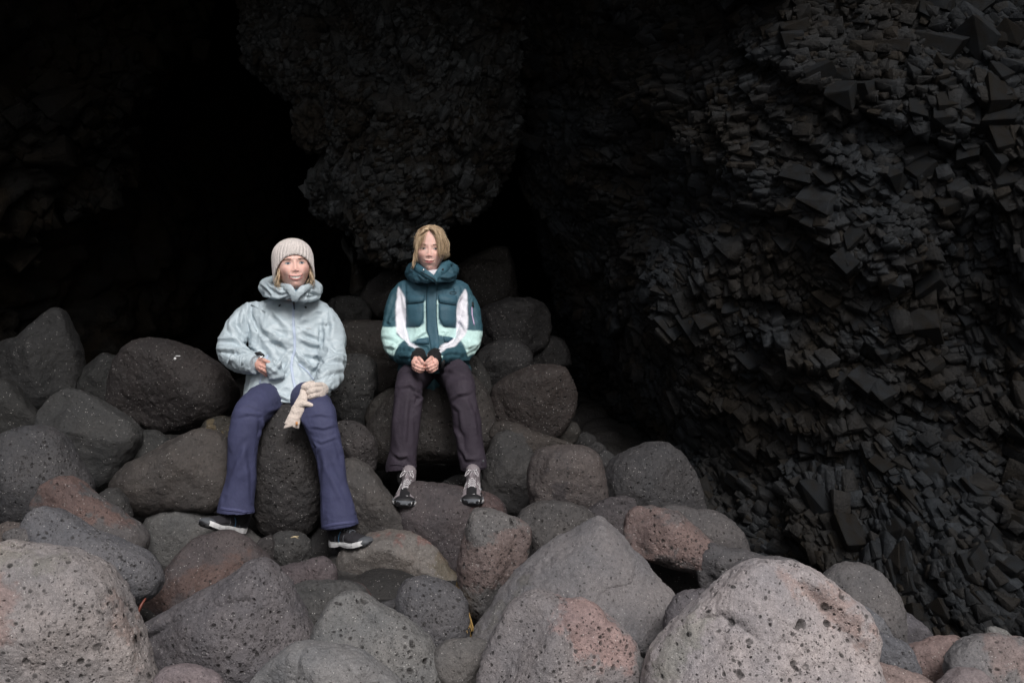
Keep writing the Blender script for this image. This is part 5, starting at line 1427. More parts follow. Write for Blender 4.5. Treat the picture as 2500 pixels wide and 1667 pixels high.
# knitted hat
def make_hat(root, fr):
    nt, nph = 260, 70
    V = []
    for i in range(nph):
        a = i / (nph - 1)                       # 0 = brim, 1 = crown
        for j in range(nt):
            th = 2 * math.pi * j / nt           # 0 = image right
            c, s = math.cos(th), math.sin(th)
            front = max(0, -(-s)) if False else max(0, s)
            # brim is high on the forehead and low behind the ears
            zb = .040 * max(0, s) ** 1.0 - .072 * (1 - max(0, s) ** .75) - .004
            zt = .130
            p = math.sin(a * math.pi / 2)
            z = zb + (zt - zb) * (a ** .85)
            u = (z + .01) / .142
            r = 1.0 if u < .25 else max(0.0, 1 - ((u - .25) / .75) ** 2.6) ** .5
            rx = .0895 * r; ryf = .103 * r; ryb = .126 * r
            tw = th + a * .25
            ribh = .0062 * abs(math.sin(tw * 17)) ** .6 * (1 - .5 * a) * (.35 + .65 * min(1, r * 1.3))
            edge = .003 * math.exp(-(a / .02) ** 2)
            R = 1 + (ribh - edge) / .09
            bulge = 1 + .02 * math.sin(a * math.pi)
            V.append((rx * R * c * bulge, -s * (ryf if s > 0 else ryb) * R * bulge + .012, z))
    Fc = [[i * nt + j, i * nt + (j + 1) % nt, (i + 1) * nt + (j + 1) % nt, (i + 1) * nt + j] for i in range(nph - 1) for j in range(nt)]
    Fc.append([(nph - 1) * nt + j for j in range(nt)])
    b = len(V)
    for j in range(nt):
        x, y, z = V[j]; V.append((x * .93, y * .93, z + .004))
    Fc += [[j, b + j, b + (j + 1) % nt, (j + 1) % nt] for j in range(nt)]
    h = put('beanie', mk_mesh('beanie', xf(np.array(V), fr), Fc), M['hat'], root)
    # folded edge cord and the small dark side label
    pts = [np.array(V[j]) + (0, 0, .001) for j in range(0, nt, 4)]
    v, f = tube(pts + [pts[0]], [.0016] * (len(pts) + 1), 6, cap=False)
    e = put('brim_edge', mk_mesh('brim_edge', xf(v, fr), f), M['hat'], h)
    v, f = ellipsoid((.087, -.012, .012), (.0018, .005, .009), 2)
    put('side_label', mk_mesh('side_label', xf(v, fr), f), M['black'], h)
make_hat(A, HA)
rs = np.random.RandomState(2)
sp = []
for k in range(150):
    sg = -1 if k % 2 else 1
    a = rs.uniform(-.2, 1.0)
    y0 = -.035 + .055 * a; z0 = rs.uniform(-.045, -.01)
    x0 = sg * (.069 + rs.normal(0, .002))
    L = rs.uniform(.05, .085)
    w = rs.normal(0, .008); w2 = rs.normal(0, .010)
    sp.append([(x0, y0, z0), (x0 + sg * .006, y0 + w * .3 - .004, z0 - L * .35), (x0 + sg * (.010 + w2 * .5), y0 + w, z0 - L * .7), (x0 + sg * (.004 + w2), y0 + w + w2, z0 - L)])
for _s in (0, 1): strands(sp[_s::2], 'hair', A, M['hair'], 3 + _s, .0012, HA)

# glove worn on the left hand, holding the other one
gp = [ellipsoid(P(*J(945, 1430), 4.80), (.047, .051, .052), 4), tube([P(*J(985, 1400), 4.86), P(*J(960, 1410), 4.82)], [.040, .042], 16)]
for (pts, r) in (([(975, 1362, 4.79), (925, 1362, 4.755), (885, 1380, 4.748), (872, 1396, 4.762)], .0155), ([(985, 1402, 4.785), (928, 1402, 4.748), (888, 1418, 4.745), (878, 1432, 4.762)], .0160),
                 ([(985, 1442, 4.785), (930, 1444, 4.748), (893, 1458, 4.750), (885, 1470, 4.768)], .0155), ([(975, 1482, 4.80), (935, 1482, 4.757), (905, 1492, 4.76), (897, 1500, 4.778)], .0140), ([(915, 1345, 4.80), (880, 1352, 4.765), (848, 1368, 4.755), (838, 1384, 4.758)], .0145)):
    gp.append(tube([P(*J(x, y), Y) for x, y, Y in pts], [r, r * 1.05, r, r * .85], 12, sub=2))
gm = remesh(gp, .0021, 2, .4); crumple(gm, 50, .0007, 9)
put('worn_glove', gm, M['glove'], A)
B2 = empty('glove', tuple(P(*R2(810, 380), 4.70)), label='limp cream woollen glove dangling from the hooded woman\'s gloved hand', cat='glove')
hg = [tube([P(*R2(935, 90), 4.775), P(*R2(908, 130), 4.74), P(*R2(888, 185), 4.73), P(*R2(862, 240), 4.72), P(*R2(838, 295), 4.715), P(*R2(818, 345), 4.71), P(*R2(806, 380), 4.71)], [.013, .020, .028, .031, .029, .033, .037], 20, flat=.42, fdir=(0, 1, 0), sub=3, cap=False),
      tube([P(*R2(870, 215), 4.725), P(*R2(920, 195), 4.715), P(*R2(978, 208), 4.712)], [.014, .0125, .010], 12, sub=3),
      tube([P(*R2(900, 130), 4.74), P(*R2(905, 80), 4.76), P(*R2(912, 40), 4.765)], [.014, .013, .011], 12, sub=2)]
hgm = remesh(hg, .0024, 1, .4); crumple(hgm, 24, .0035, 14); 
gl = put('knitted_shell', hgm, M['glove'], B2)
V = []; nn_ = 48                                       # ribbed cuff band at the open end
for lv, (cx_, cy_, rr_) in enumerate(((826, 322, .0345), (817, 347, .0355), (808, 372, .0375), (803, 388, .0385), (803, 386, .033))):
    c_ = P(*R2(cx_, cy_), 4.712)
    for k in range(nn_):
        th = 2 * math.pi * k / nn_; q = 1 + .035 * math.cos(th * 14)
        V.append(c_ + np.array((.955, 0, .29)) * (-math.cos(th)) * rr_ * q * -1 * -1 + np.array((0, 1, 0)) * math.sin(th) * rr_ * .48 * q)
Fc = [[i * nn_ + j, i * nn_ + (j + 1) % nn_, (i + 1) * nn_ + (j + 1) % nn_, (i + 1) * nn_ + j] for i in range(4) for j in range(nn_)]
put('cuff', mk_mesh('cuff', np.array(V), Fc), M['glove'], B2)
v, f = rings([(P(*R2(843, 360), 4.69)[0], P(*R2(862, 360), 4.69)[0], P(*R2(0, 376), 4.685)[2], 4.688, .003), (P(*R2(843, 360), 4.69)[0], P(*R2(862, 360), 4.69)[0], P(*R2(0, 347), 4.685)[2], 4.688, .003)], 12, 5)
put('orange_label', mk_mesh('orange_label', v, f), M['orange'], B2)

# ------------------------------------------------------------------ young woman in the teal jacket
Bp = empty('person', tuple(P(1061, 905, 5.45)), label='young blond woman in teal, white and mint ski jacket and dark plum trousers, hands clasped', cat='person', group='hikers sitting on the boulders')
HB = frame(2, 1, 1.5, P(1050.5, 611, 5.43), 1.06)
headB = head_mesh(False, True)
K = conv('K'); Lc = conv('L')
core = remesh([tube([S_(1052, 650, 5.46), S_(1052, 690, 5.52), S_(1056, 760, 5.52), S_(1060, 860, 5.5), S_(1060, 895, 5.45)], [.048, .050, .08, .10, .11], 20),
               tube([S_(985, 718, 5.52), S_(961, 835, 5.45), S_(1018, 872, 5.17)], [.030, .028, .022], 12), tube([S_(1128, 720, 5.52), S_(1145, 835, 5.45), S_(1064, 872, 5.17)], [.030, .028, .022], 12),
               tube([S_(1035, 905, 5.38), S_(1001, 945, 5.06), S_(985, 1130, 5.02)], [.065, .048, .034], 12), tube([S_(1085, 905, 5.38), S_(1125, 945, 5.06), S_(1155, 1130, 5.02)], [.065, .048, .034], 12)], .009, 3)
HY = 5.02
hl = fingers([([(445, 1372, HY + .02), (475, 1392, HY - .022), (512, 1412, HY - .025), (541, 1422, HY - .008)],), ([(430, 1395, HY + .02), (458, 1418, HY - .026), (505, 1436, HY - .028), (537, 1440, HY - .008)],),
              ([(425, 1420, HY + .02), (452, 1442, HY - .024), (495, 1460, HY - .026), (530, 1460, HY - .006)],), ([(428, 1442, HY + .02), (455, 1464, HY - .018), (490, 1478, HY - .018), (515, 1476, HY)], .0078),
              ([(480, 1350, HY + .01), (500, 1368, HY - .018), (512, 1386, HY - .03), (530, 1402, HY - .026)], .0095)],
             [((455, 1395, HY + .012), (.026, .022, .028))], [(478, 1335, HY + .075), (462, 1365, HY + .03)], K, arm=.024)
hr = fingers([([(630, 1375, HY + .02), (600, 1392, HY - .022), (568, 1405, HY - .03), (545, 1414, HY - .016)],), ([(645, 1400, HY + .02), (615, 1415, HY - .026), (578, 1432, HY - .032), (548, 1440, HY - .016)],),
              ([(650, 1425, HY + .02), (622, 1440, HY - .024), (590, 1458, HY - .028), (560, 1463, HY - .012)],), ([(650, 1448, HY + .02), (628, 1464, HY - .018), (605, 1477, HY - .018), (580, 1480, HY)], .0078),
              ([(600, 1345, HY + .01), (585, 1362, HY - .018), (565, 1378, HY - .03), (546, 1398, HY - .028)], .0095)],
             [((622, 1398, HY + .012), (.026, .022, .028))], [(600, 1335, HY + .075), (615, 1365, HY + .03)], K, arm=.024)
hv, hf = mesh_parts(headB); cv_, cf = mesh_parts(core); n1, f1_ = mesh_parts(hl); n2, f2_ = mesh_parts(hr)
hc = np.empty(len(hv) * 4, np.float32); headB.color_attributes['tint'].data.foreach_get('color', hc); hc = hc.reshape(-1, 4)[:, :3]
v, f = join([(xf(hv, HB), hf), (cv_, cf), (n1, f1_), (n2, f2_)])
me = mk_mesh('body', v, f); setcol(me, np.vstack([hc, np.tile(SK, (len(cv_), 1)), np.tile((.68, .40, .34), (len(n1) + len(n2), 1))]))
put('body', me, M['skin'], Bp)
make_face(Bp, headB, HB, 'irisB', False)

jp = [rings([sec(*r) for r in [(668, 1022, 1085, 5.54, .06), (680, 1005, 1104, 5.54, .08), (694, 985, 1128, 5.54, .10), (712, 972, 1142, 5.53, .125), (745, 974, 1140, 5.53, .145), (800, 985, 1127, 5.52, .155), (850, 984, 1130, 5.50, .165), (880, 976, 1143, 5.46, .185), (900, 972, 1150, 5.42, .20), (910, 974, 1149, 5.40, .19)]], 44),
      tube([S_(1000, 712, 5.53), S_(984, 722, 5.52), S_(965, 770, 5.49), S_(962, 825, 5.42), S_(975, 858, 5.33), S_(1000, 868, 5.21), S_(1014, 872, 5.14)], [.066, .068, .066, .068, .062, .050, .043], 22, sub=3),
      tube([S_(1113, 712, 5.53), S_(1129, 724, 5.52), S_(1147, 772, 5.49), S_(1145, 828, 5.42), S_(1124, 858, 5.33), S_(1090, 868, 5.21), S_(1071, 873, 5.14)], [.066, .068, .066, .068, .062, .050, .044], 22, sub=3),
      tube([S_(1020, 930, 5.36), S_(1060, 940, 5.34), S_(1080, 930, 5.36)], [.05, .06, .05], 14)]
jm = remesh(jp, .0042, 4)
crumple(jm, 6.0, .006, 121, (1, 1, .8), 3)
folds(jm, [([(350, 620), (340, 720), (355, 850)], 4, -.008), ([(240, 900), (200, 1000), (260, 1040)], 5, .007), ([(190, 1000), (240, 960), (270, 900)], 4, .006), ([(130, 1130), (230, 1150), (330, 1180)], 5, .008), ([(160, 1230), (220, 1240), (280, 1200)], 4, .009), ([(250, 1250), (380, 1240), (470, 1280)], 5, .008),
           ([(300, 1330), (380, 1330), (420, 1300)], 4, .008), ([(840, 850), (870, 780), (920, 700)], 5, .006), ([(840, 960), (900, 1010), (940, 1090)], 5, .007), ([(880, 1180), (960, 1240), (1050, 1200)], 5, .009), ([(940, 1290), (1020, 1250), (1070, 1180)], 4, .008), ([(700, 1300), (800, 1280), (920, 1300)], 5, .007),
           ([(420, 1170), (500, 1120), (575, 1080)], 4, .008), ([(700, 1090), (740, 1100), (720, 1130)], 3, .007), ([(600, 1220), (660, 1220), (720, 1240)], 4, .007), ([(480, 1200), (570, 1230), (600, 1280)], 4, .006), ([(850, 640), (870, 720), (850, 800)], 5, .006), ([(400, 600), (470, 660), (540, 700)], 5, .006), ([(690, 660), (760, 640), (830, 600)], 5, .006),
           ([(1000, 760), (960, 860), (980, 960)], 5, .006), ([(160, 900), (200, 800), (240, 720)], 5, .006), ([(920, 1360), (980, 1380), (990, 1460)], 5, .006), ([(800, 1420), (900, 1370), (980, 1360)], 4, .008)], K, facing=.05)
v = getv(jm); n = getn(jm); u, w = proj(v)
kx, ky = (u - 900) * 3.9188, (w - 530) * 3.9188
view = np.array([0, 0, CAMZ]) - v; view /= np.linalg.norm(view, axis=1)[:, None]
fr_ = (n * view).sum(1) > -.25
c = np.tile((.036, .092, .128), (len(v), 1))
sleeve = (np.minimum(np.abs(kx - 200), np.abs(kx - 980)) < 400)
lowtone = np.array((.042, .105, .130))
arm = ((kx < 285) | (kx > 945) | (ky > 1170)) & fr_
c[arm] = (.030, .082, .108)
MI = (.50, .70, .68); WH = (.74, .73, .79)
wh = [[(283, 660), (345, 765), (355, 860), (360, 1060), (385, 1150), (400, 1200), (470, 1240), (535, 1290), (542, 1385), (520, 1360), (500, 1310), (440, 1250), (385, 1225), (345, 1175), (320, 1160), (262, 1090), (262, 820), (275, 720)],
      [(925, 685), (943, 720), (950, 1000), (940, 1085), (930, 1120), (880, 1175), (830, 1230), (740, 1260), (670, 1310), (600, 1345), (610, 1305), (640, 1265), (700, 1225), (800, 1170), (835, 1150), (835, 1060), (845, 860), (870, 770)]]
mi = [[(100, 1050), (262, 1052), (268, 1120), (320, 1165), (345, 1175), (290, 1215), (255, 1270), (238, 1330), (160, 1300), (90, 1150)],
      [(942, 1080), (1100, 1092), (1110, 1150), (1060, 1300), (948, 1330), (935, 1270), (905, 1205), (880, 1178), (930, 1120)],
      [(360, 1058), (440, 1056), (500, 1045), (535, 1010), (528, 900), (535, 800), (548, 800), (550, 950), (552, 1100), (575, 1092), (580, 1145), (490, 1158), (425, 1188), (400, 1195), (385, 1150)],
      [(645, 798), (664, 798), (664, 960), (675, 1020), (715, 1050), (840, 1064), (832, 1160), (740, 1140), (680, 1130), (660, 1108), (655, 1020)]]
for poly in wh: c[in_poly(kx, ky, poly) & fr_] = WH
for poly in mi: c[in_poly(kx, ky, poly) & fr_] = MI
crumple(jm, 10, .0030, 178, (1, 1, .8), 2)
crumple(jm, 18, .0018, 177, (1, 1, 1), 2)
c = c.astype(float); c[:] = c
_e = np.empty(len(jm.edges) * 2, np.int32); jm.edges.foreach_get('vertices', _e); _e = _e.reshape(-1, 2)
for _ in range(2):
    acc = c.copy(); cnt = np.ones(len(c))
    np.add.at(acc, _e[:, 0], c[_e[:, 1]]); np.add.at(acc, _e[:, 1], c[_e[:, 0]]); np.add.at(cnt, _e.ravel(), 1)
    c = acc / cnt[:, None]
setcol(jm, c)
jkB = put('jacket', jm, M['teal'], Bp)
jb = bvh_of(jm)
# placket, pockets, flaps, zips, marks
def lin(a, b, n): return [(a[0] + (b[0] - a[0]) * i / (n - 1), a[1] + (b[1] - a[1]) * i / (n - 1)) for i in range(n)]
def pan(name, left, right, mat, parent, off=.004, n=8):
    v, f = patch(jb, [K(*p) for p in left], [K(*p) for p in right], n, off, .004)
    return put(name, mk_mesh(name, v, f), mat, parent)
pan('storm_flap', [(560, 590), (556, 700), (550, 800), (552, 900), (555, 1000), (556, 1090), (578, 1150), (590, 1220), (600, 1300)], [(640, 590), (655, 680), (650, 800), (650, 900), (655, 1000), (665, 1105), (672, 1180), (678, 1230), (660, 1290)], M['teal1'], jkB, .005)
pan('chest_pocket', [(362, 835), (362, 900), (362, 980), (365, 1050)], [(524, 830), (526, 900), (526, 970), (490, 1046)], M['teal1'], jkB, .006)
pan('chest_pocket', [(672, 828), (672, 900), (676, 970), (716, 1046)], [(838, 850), (838, 900), (836, 980), (830, 1056)], M['teal1'], jkB, .006)
pan('pocket_flap', [(362, 752), (360, 790), (358, 832)], [(536, 745), (536, 775), (530, 808)], M['teal1'], jkB, .010)
pan('pocket_flap', [(662, 738), (664, 775), (668, 812)], [(848, 752), (846, 800), (838, 846)], M['teal1'], jkB, .010)
pan('hand_pocket_flap', [(462, 1165), (448, 1190), (440, 1208)], [(566, 1155), (576, 1185), (580, 1212)], M['teal1'], jkB, .008)
pan('hand_pocket_flap', [(716, 1140), (718, 1165), (722, 1188)], [(800, 1150), (806, 1165), (760, 1198)], M['teal1'], jkB, .008)
rib('arm_zip', jb, K, [(988, 860), (990, 930), (1000, 980), (1012, 1032)], 2.6, M['lilac'], jkB, off=.003)
rib('arm_zip_puller', jb, K, [(996, 812), (1000, 862)], 4.2, M['black'], jkB, off=.005)
el = [(808 + 31 * math.cos(t), 726 + 12 * math.sin(t)) for t in np.linspace(0, 2 * math.pi, 20, endpoint=False)]
rib('chest_emblem', jb, K, el, 1.2, M['black'], jkB, off=.0022, thick=.001, closed=True, seg=2)
rib('chest_emblem', jb, K, [(812, 664), (808, 680), (818, 690), (810, 705)], 1.2, M['tealdark'], jkB, off=.002, thick=.001)
rib('chest_emblem', jb, K, [(822, 684), (826, 696), (820, 708)], 1.0, M['tealdark'], jkB, off=.002, thick=.001)
rib('seam', jb, K, [(560, 600), (558, 700), (550, 800), (551, 1090)], .8, M['tealdark'], jkB, off=.006, thick=.002)
rib('seam', jb, K, [(655, 680), (650, 800), (651, 1000), (668, 1110)], .8, M['tealdark'], jkB, off=.0065, thick=.002)
rib('hem_edge', jb, K, [(275, 1488), (300, 1455), (350, 1440), (390, 1440)], 2.4, M['teal1'], jkB, off=.004)
rib('hem_edge', jb, K, [(800, 1432), (880, 1408), (940, 1430), (985, 1492)], 2.4, M['teal1'], jkB, off=.004)
# velcro cuff tabs, inner cuffs
v, f = patch(jb, [K(425, 1300), K(430, 1318), K(440, 1330)], [K(520, 1300), K(536, 1325), K(545, 1365)], 8, .007, .004)
put('cuff_tab', mk_mesh('cuff_tab', v, f), M['mint'], jkB)
v, f = patch(jb, [K(595, 1330), K(605, 1318), K(640, 1302)], [K(668, 1366), K(700, 1360), K(714, 1330)], 8, .008, .004)
put('cuff_tab', mk_mesh('cuff_tab', v, f), M['mint'], jkB)
for a, b, cc in (((472, 1325, 5.16), (478, 1352, 5.09), (470, 1368, 5.06)), ((640, 1330, 5.16), (625, 1352, 5.09), (622, 1368, 5.06))):
    v, f = tube([P(*K(a[0], a[1]), a[2]), P(*K(b[0], b[1]), b[2]), P(*K(cc[0], cc[1]), cc[2])], [.043, .039, .033], 20, sub=2)
    cm = remesh([(v, f)], .003, 2); crumple(cm, 40, .0015, 3)
    put('inner_cuff', cm, M['blackknit'], jkB)
v, f = tube([P(*K(700, 1350), 5.13), P(*K(712, 1385), 5.12), P(*K(700, 1430), 5.13)], [.010, .012, .010], 10, sub=2)
put('cuff_strap', mk_mesh('cuff_strap', v, f), M['black'], jkB)
# collar and hood
hp = [tube([S_(1050, 655, 5.62), S_(1012, 655, 5.60), S_(1004, 668, 5.50), S_(1016, 676, 5.40), S_(1036, 679, 5.36), S_(1052, 684, 5.35)], [.042, .039, .039, .035, .027, .016], 18, flat=.75, fdir=(0, 1, 0), sub=3),
      tube([S_(1050, 655, 5.62), S_(1096, 654, 5.60), S_(1103, 664, 5.50), S_(1094, 674, 5.40), S_(1078, 680, 5.36), S_(1064, 686, 5.35)], [.042, .036, .036, .034, .027, .016], 18, flat=.75, fdir=(0, 1, 0), sub=3)]
hm = remesh(hp, .0040, 4); crumple(hm, 8, .008, 61, (1, 1, 1.4), 3)
folds(hm, [([(370, 530), (430, 500), (480, 540), (520, 590)], 4, .010), ([(400, 470), (450, 520), (540, 580)], 4, -.008), ([(700, 450), (760, 480), (820, 520)], 4, .008), ([(680, 570), (760, 580), (820, 560)], 4, .009), ([(740, 440), (790, 450), (815, 490)], 4, -.007)], K)
setcol(hm, (.030, .078, .108)); hood = put('hood', hm, M['teal'], jkB)
for pts, rr in (([S_(1014, 646, 5.46), S_(1022, 656, 5.39), S_(1034, 664, 5.345), S_(1050, 674, 5.33), S_(1062, 684, 5.33)], [.018, .024, .022, .018, .014]), ([S_(1094, 646, 5.45), S_(1084, 654, 5.39), S_(1076, 664, 5.35), S_(1066, 674, 5.34), S_(1060, 682, 5.34)], [.024, .028, .024, .016, .012])):
    bm_ = remesh([tube(pts, rr, 14, flat=.42, fdir=(0, 1, 0), sub=3)], .003, 3); crumple(bm_, 18, .003, 18); setcol(bm_, (.042, .11, .15))
    put('collar', bm_, M['teal'], jkB)
v, f = tube([S_(1028, 664, 5.31), S_(1046, 674, 5.305), S_(1060, 683, 5.305), S_(1066, 694, 5.33)], [.004, .004, .006, .004], 8, sub=2)
put('collar_binding', mk_mesh('collar_binding', v, f), M['tealdark'], jkB)
for p in ((1034, 659, 5.315), (1081, 658, 5.32)):
    v, f = ellipsoid(P(*p), (.006, .004, .006), 2); put('snap', mk_mesh('snap', v, f), M['black' if p[0] > 1050 else 'metal'], jkB)
v, f = tube([S_(1030, 668, 5.42), S_(1052, 672, 5.375), S_(1074, 667, 5.42)], [.026, .028, .026], 16, sub=2)
put('base_layer', mk_mesh('base_layer', v, f), M['whiteneck'], Bp)

trB, tmB = trousers([ellipsoid(S_(1060, 900, 5.46), (.185, .14, .085), 4)],
    [([S_(1035, 900, 5.42), S_(1016, 915, 5.25), S_(1001, 940, 5.09), S_(997, 975, 5.05), S_(991, 1040, 5.03), S_(984, 1095, 5.02), S_(979, 1130, 5.01), S_(980, 1146, 5.01)], [.092, .086, .076, .071, .072, .074, .080, .083], .85),
     ([S_(1085, 900, 5.42), S_(1108, 915, 5.25), S_(1124, 940, 5.09), S_(1130, 975, 5.05), S_(1141, 1040, 5.03), S_(1149, 1095, 5.02), S_(1156, 1130, 5.01), S_(1158, 1144, 5.01)], [.092, .088, .076, .068, .070, .068, .068, .069], .85)],
    .0050, M['plum'], .009,
    [([(300, 330), (400, 310), (500, 380)], 5, .008), ([(440, 380), (500, 440), (460, 520)], 4, .010), ([(420, 380), (400, 600), (380, 900)], 7, -.008), ([(280, 420), (250, 600), (215, 800)], 6, .007), ([(240, 960), (300, 1000), (370, 990), (420, 1060)], 5, .010), ([(770, 470), (850, 400), (960, 380)], 5, .009), ([(800, 480), (880, 560), (900, 760)], 6, .008),
     ([(960, 420), (1040, 600), (1075, 800)], 6, -.007), ([(880, 900), (940, 1020), (1040, 1020)], 5, .010), ([(640, 170), (760, 160), (900, 200)], 5, .006), ([(520, 400), (480, 600), (490, 800)], 6, .007), ([(820, 700), (900, 800), (910, 980)], 6, -.008)], Lc, Bp)
tb = bvh_of(tmB)
rib('hem', tb, Lc, [(205, 1076), (260, 1070), (330, 1078), (400, 1104), (448, 1118)], 3, M['plum'], trB, off=.004)
rib('hem', tb, Lc, [(905, 1110), (960, 1100), (1050, 1100), (1110, 1098)], 3, M['plum'], trB, off=.004)
v, f = ellipsoid(P(*Lc(1097, 1040), 4.945), (.006, .003, .006), 2); put('snap_button', mk_mesh('snap_button', v, f), M['toegrey'], trB)
sA, m1 = build_shoe(Bp, P(999, 1206, 4.99), P(981, 1242, 4.74), (0.04, -.35, 1), .262, 'B')
sB, m2 = build_shoe(Bp, P(1157, 1204, 4.99), P(1147, 1238, 4.74), (-.02, -.30, 1), .262, 'B')
for a, b in ((S_(985, 1125, 5.03), S_(992, 1175, 4.985)), (S_(1156, 1125, 5.03), S_(1155, 1178, 4.985))):
    me = remesh([tube([a, (a + b) / 2, b], [.040, .044, .042], 18)], .004, 2); crumple(me, 25, .004, 9)
    put('sock', me, M['blackknit'], Bp)

# hair of the young woman
rs = np.random.RandomState(11)
n, f = ico(5)
cap = n * np.array((.0805, .105, .0975)) + np.array((0, .012, .032))
keep = lambda q: (q[1] > -.050 or (q[2] > .112)) and q[2] > -.06 and not (q[1] < -.02 and q[2] < .02)
msk = np.array([keep(q) for q in cap])
ff = [list(t) for t in f if msk[t].all()]
cap = cap + (fbm(cap * np.array((70, 22, 22)), 4, 3) * .0035)[:, None] * n
mm = mk_mesh('hair', xf(cap, HB), ff); 
ct = np.outer(.5 + .5 * vnoise(cap * np.array((160, 20, 20)), 8), (.30, .20, .12)) + np.array((.14, .085, .045))
setcol(mm, ct); hairB = put('hair', mm, M['hair'], Bp)
sp = []
def onhead(x, y, z, r=1.0):
    q = np.array((x, y - .012, z - .032)) / np.array((.082, .106, .098)); q = q / np.linalg.norm(q)
    return q * np.array((.082, .107, .099)) * r + np.array((0, .012, .032))
for k in range(1500):                              # swept back from the parting to a loose knot
    px_ = -.012 + rs.normal(0, .004); sg = -1 if rs.rand() < .5 else 1
    t0 = rs.uniform(-.085, .03)
    z0 = .12 - 1.0 * max(0, -.06 - t0)
    st = onhead(px_ * .6 + sg * rs.uniform(0, .012), t0, z0 + .02)
    e = rs.uniform(.3, 1.1)
    mid = onhead(sg * .075 * e, t0 + .03, .06 - .05 * rs.rand()); end = onhead(sg * .05, .08, .0 + rs.normal(0, .02))
    mid2 = onhead(sg * .085 * e, t0 + .06, .02 - .05 * rs.rand(), 1.01)
    j = rs.normal(0, .002, 3)
    sp.append([st, (st + mid) / 2 + onhead(*((st + mid) / 2)) * 0 + (onhead(*((st + mid) / 2)) - (st + mid) / 2) + j, mid + j, mid2 + j, end])
for k in range(42):                              # image-left lock falling beside the face
    st = onhead(-.010 + rs.normal(0, .004), -.080 + rs.normal(0, .006), .11)
    w = rs.normal(0, .0035, 5)
    sp.append([st, (-.034 + w[0], -.086, .088 + w[1]), (-.058 + w[1], -.076, .050), (-.0655 + w[2], -.068, .005), (-.068 + w[3] * 1.2, -.058, -.030), (-.067 + w[4] * 2, -.053, -.050 + w[0] * 5)])
for k in range(150):                              # image-right fringe across the brow and cheek
    a = rs.rand(); st = onhead(-.006 + rs.normal(0, .005), -.078 + rs.normal(0, .008), .112)
    w = rs.normal(0, .0048, 6); ex = .034 + .046 * a
    sp.append([st, (.018 + .020 * a + w[0], -.096 + .012 * a, .094), (.036 + .032 * a + w[1], -.094 + .024 * a, .062 + .01 * a), (.043 + .038 * a + w[2], -.091 + .034 * a, .018), (.044 + .042 * a + w[3], -.088 + .038 * a, -.022), (ex + .012 + w[4] * 2, -.080 + .055 * a, -.010 - .050 * rs.rand() * (1.1 - .7 * a) + w[5])])
for k in range(170):                              # bulk hanging behind the image-right ear
    a = rs.rand(); w = rs.normal(0, .006, 4)
    sp.append([onhead(.05, -.02 + .05 * a, .09), (.083 + w[0], -.01 + .04 * a, .045), (.089 + w[1] * .7, .0 + .05 * a, .005), (.083 + w[2], .015 + .04 * a, -.022), (.066 + w[3], .03 + .04 * a, -.036 + w[0])])
for k in range(10):                               # flyaways
    th = rs.uniform(0, 2 * math.pi); q = onhead(.09 * math.cos(th), -.02 + rs.uniform(-.03, .05), .04 + .09 * abs(math.sin(th)))
    sp.append([q, q * 1.03 + rs.normal(0, .005, 3), q * 1.05 + rs.normal(0, .009, 3)])
for k in range(26):                               # thin wisps in front of the ear
    w = rs.normal(0, .005, 4)
    sp.append([(-.066, -.05, .02), (-.074 + w[0], -.05, -.03), (-.080 + w[1], -.048, -.07), (-.084 + w[2], -.045, -.10 + w[3])])
strands(sp, 'loose_strands', hairB, M['hair'], 12, .00095, HB)
v, f = join([ellipsoid((sg * .073, .004, -.012), (.009, .016, .026), 3) for sg in (-1, 1)])

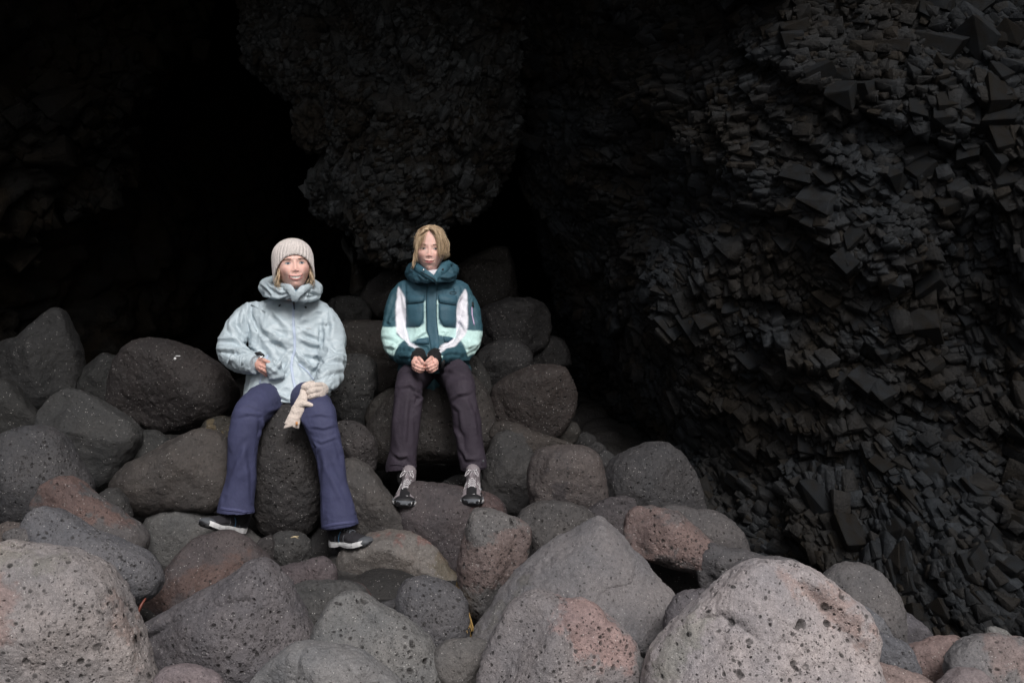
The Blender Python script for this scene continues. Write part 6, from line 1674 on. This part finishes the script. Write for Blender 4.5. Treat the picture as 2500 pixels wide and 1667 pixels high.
# ------------------------------------------------------------------ small things
# dry stalks wedged between the stones
C3 = conv('C3')
rs = np.random.RandomState(8); parts = []
for k in range(34):
    x0 = 2075 + rs.normal(0, 12); y0 = 690 + rs.uniform(-20, 260); x1 = 2135 + rs.uniform(0, 75) * (1 if k % 2 else .5); y1 = 1150 + rs.uniform(-60, 110)
    if y0 > 850: x0 = 2130 + rs.normal(0, 8); y0 = 950 + rs.uniform(0, 60)
    Ya, Yb = 3.99 + rs.normal(0, .02), 3.70 + rs.normal(0, .03)
    pts = [P(*C3(x0 + (x1 - x0) * t + rs.normal(0, 5), y0 + (y1 - y0) * t), Ya + (Yb - Ya) * t) for t in (0, .33, .66, 1)]
    r = rs.uniform(.0015, .0042)
    parts.append(tube(pts, [r * .5, r, r * 1.1, r * .6], 5, sub=2))
v, f = join(parts)
me = mk_mesh('dry_stalks', v, f); setcol(me, (.34, .22, .08))
put('dry_stalks', me, M['hair'], label='bundle of straw-yellow dry stalks wedged in the gap beside the two-toned boulder', cat='dry plant')
C2 = conv('C2')
parts = [tube([P(*C2(1075, 945), 3.72), P(*C2(1040, 1000), 3.70), P(*C2(1020, 1060), 3.69)], [.004, .006, .003], 6, sub=3)]
v, f = join(parts); me = mk_mesh('dry_leaf', v, f); setcol(me, (.13, .030, .018))
put('dry_leaf', me, M['hair'], label='thin reddish dry blade stuck in the gap left of the rust-red boulder', cat='dry leaf')
C1 = conv('C1')
parts = [ellipsoid(P(*C1(1455, 462), 5.16), (.007, .005, .008), 2), ellipsoid(P(*C1(1474, 440), 5.16), (.010, .004, .003), 2), ellipsoid(P(*C1(1490, 440), 5.17), (.007, .004, .003), 2)]
v, f = join(parts)
put('bird_dropping', mk_mesh('bird_dropping', v, f), M['white'], label='small white fleck of bird dropping on the big brown-black boulder', cat='dropping')
parts = [tube([P(*C3(708, 375), 4.30), P(*C3(735, 368), 4.29), P(*C3(766, 366), 4.31)], [.0022, .003, .002], 6), tube([P(*C3(735, 368), 4.29), P(*C3(764, 380), 4.29)], [.002, .0015], 6)]
v, f = join(parts); me = mk_mesh('twig', v, f); setcol(me, (.45, .36, .22))
put('twig', me, M['hair'], label='pale dry twig lying on the small round pitted stone', cat='twig')
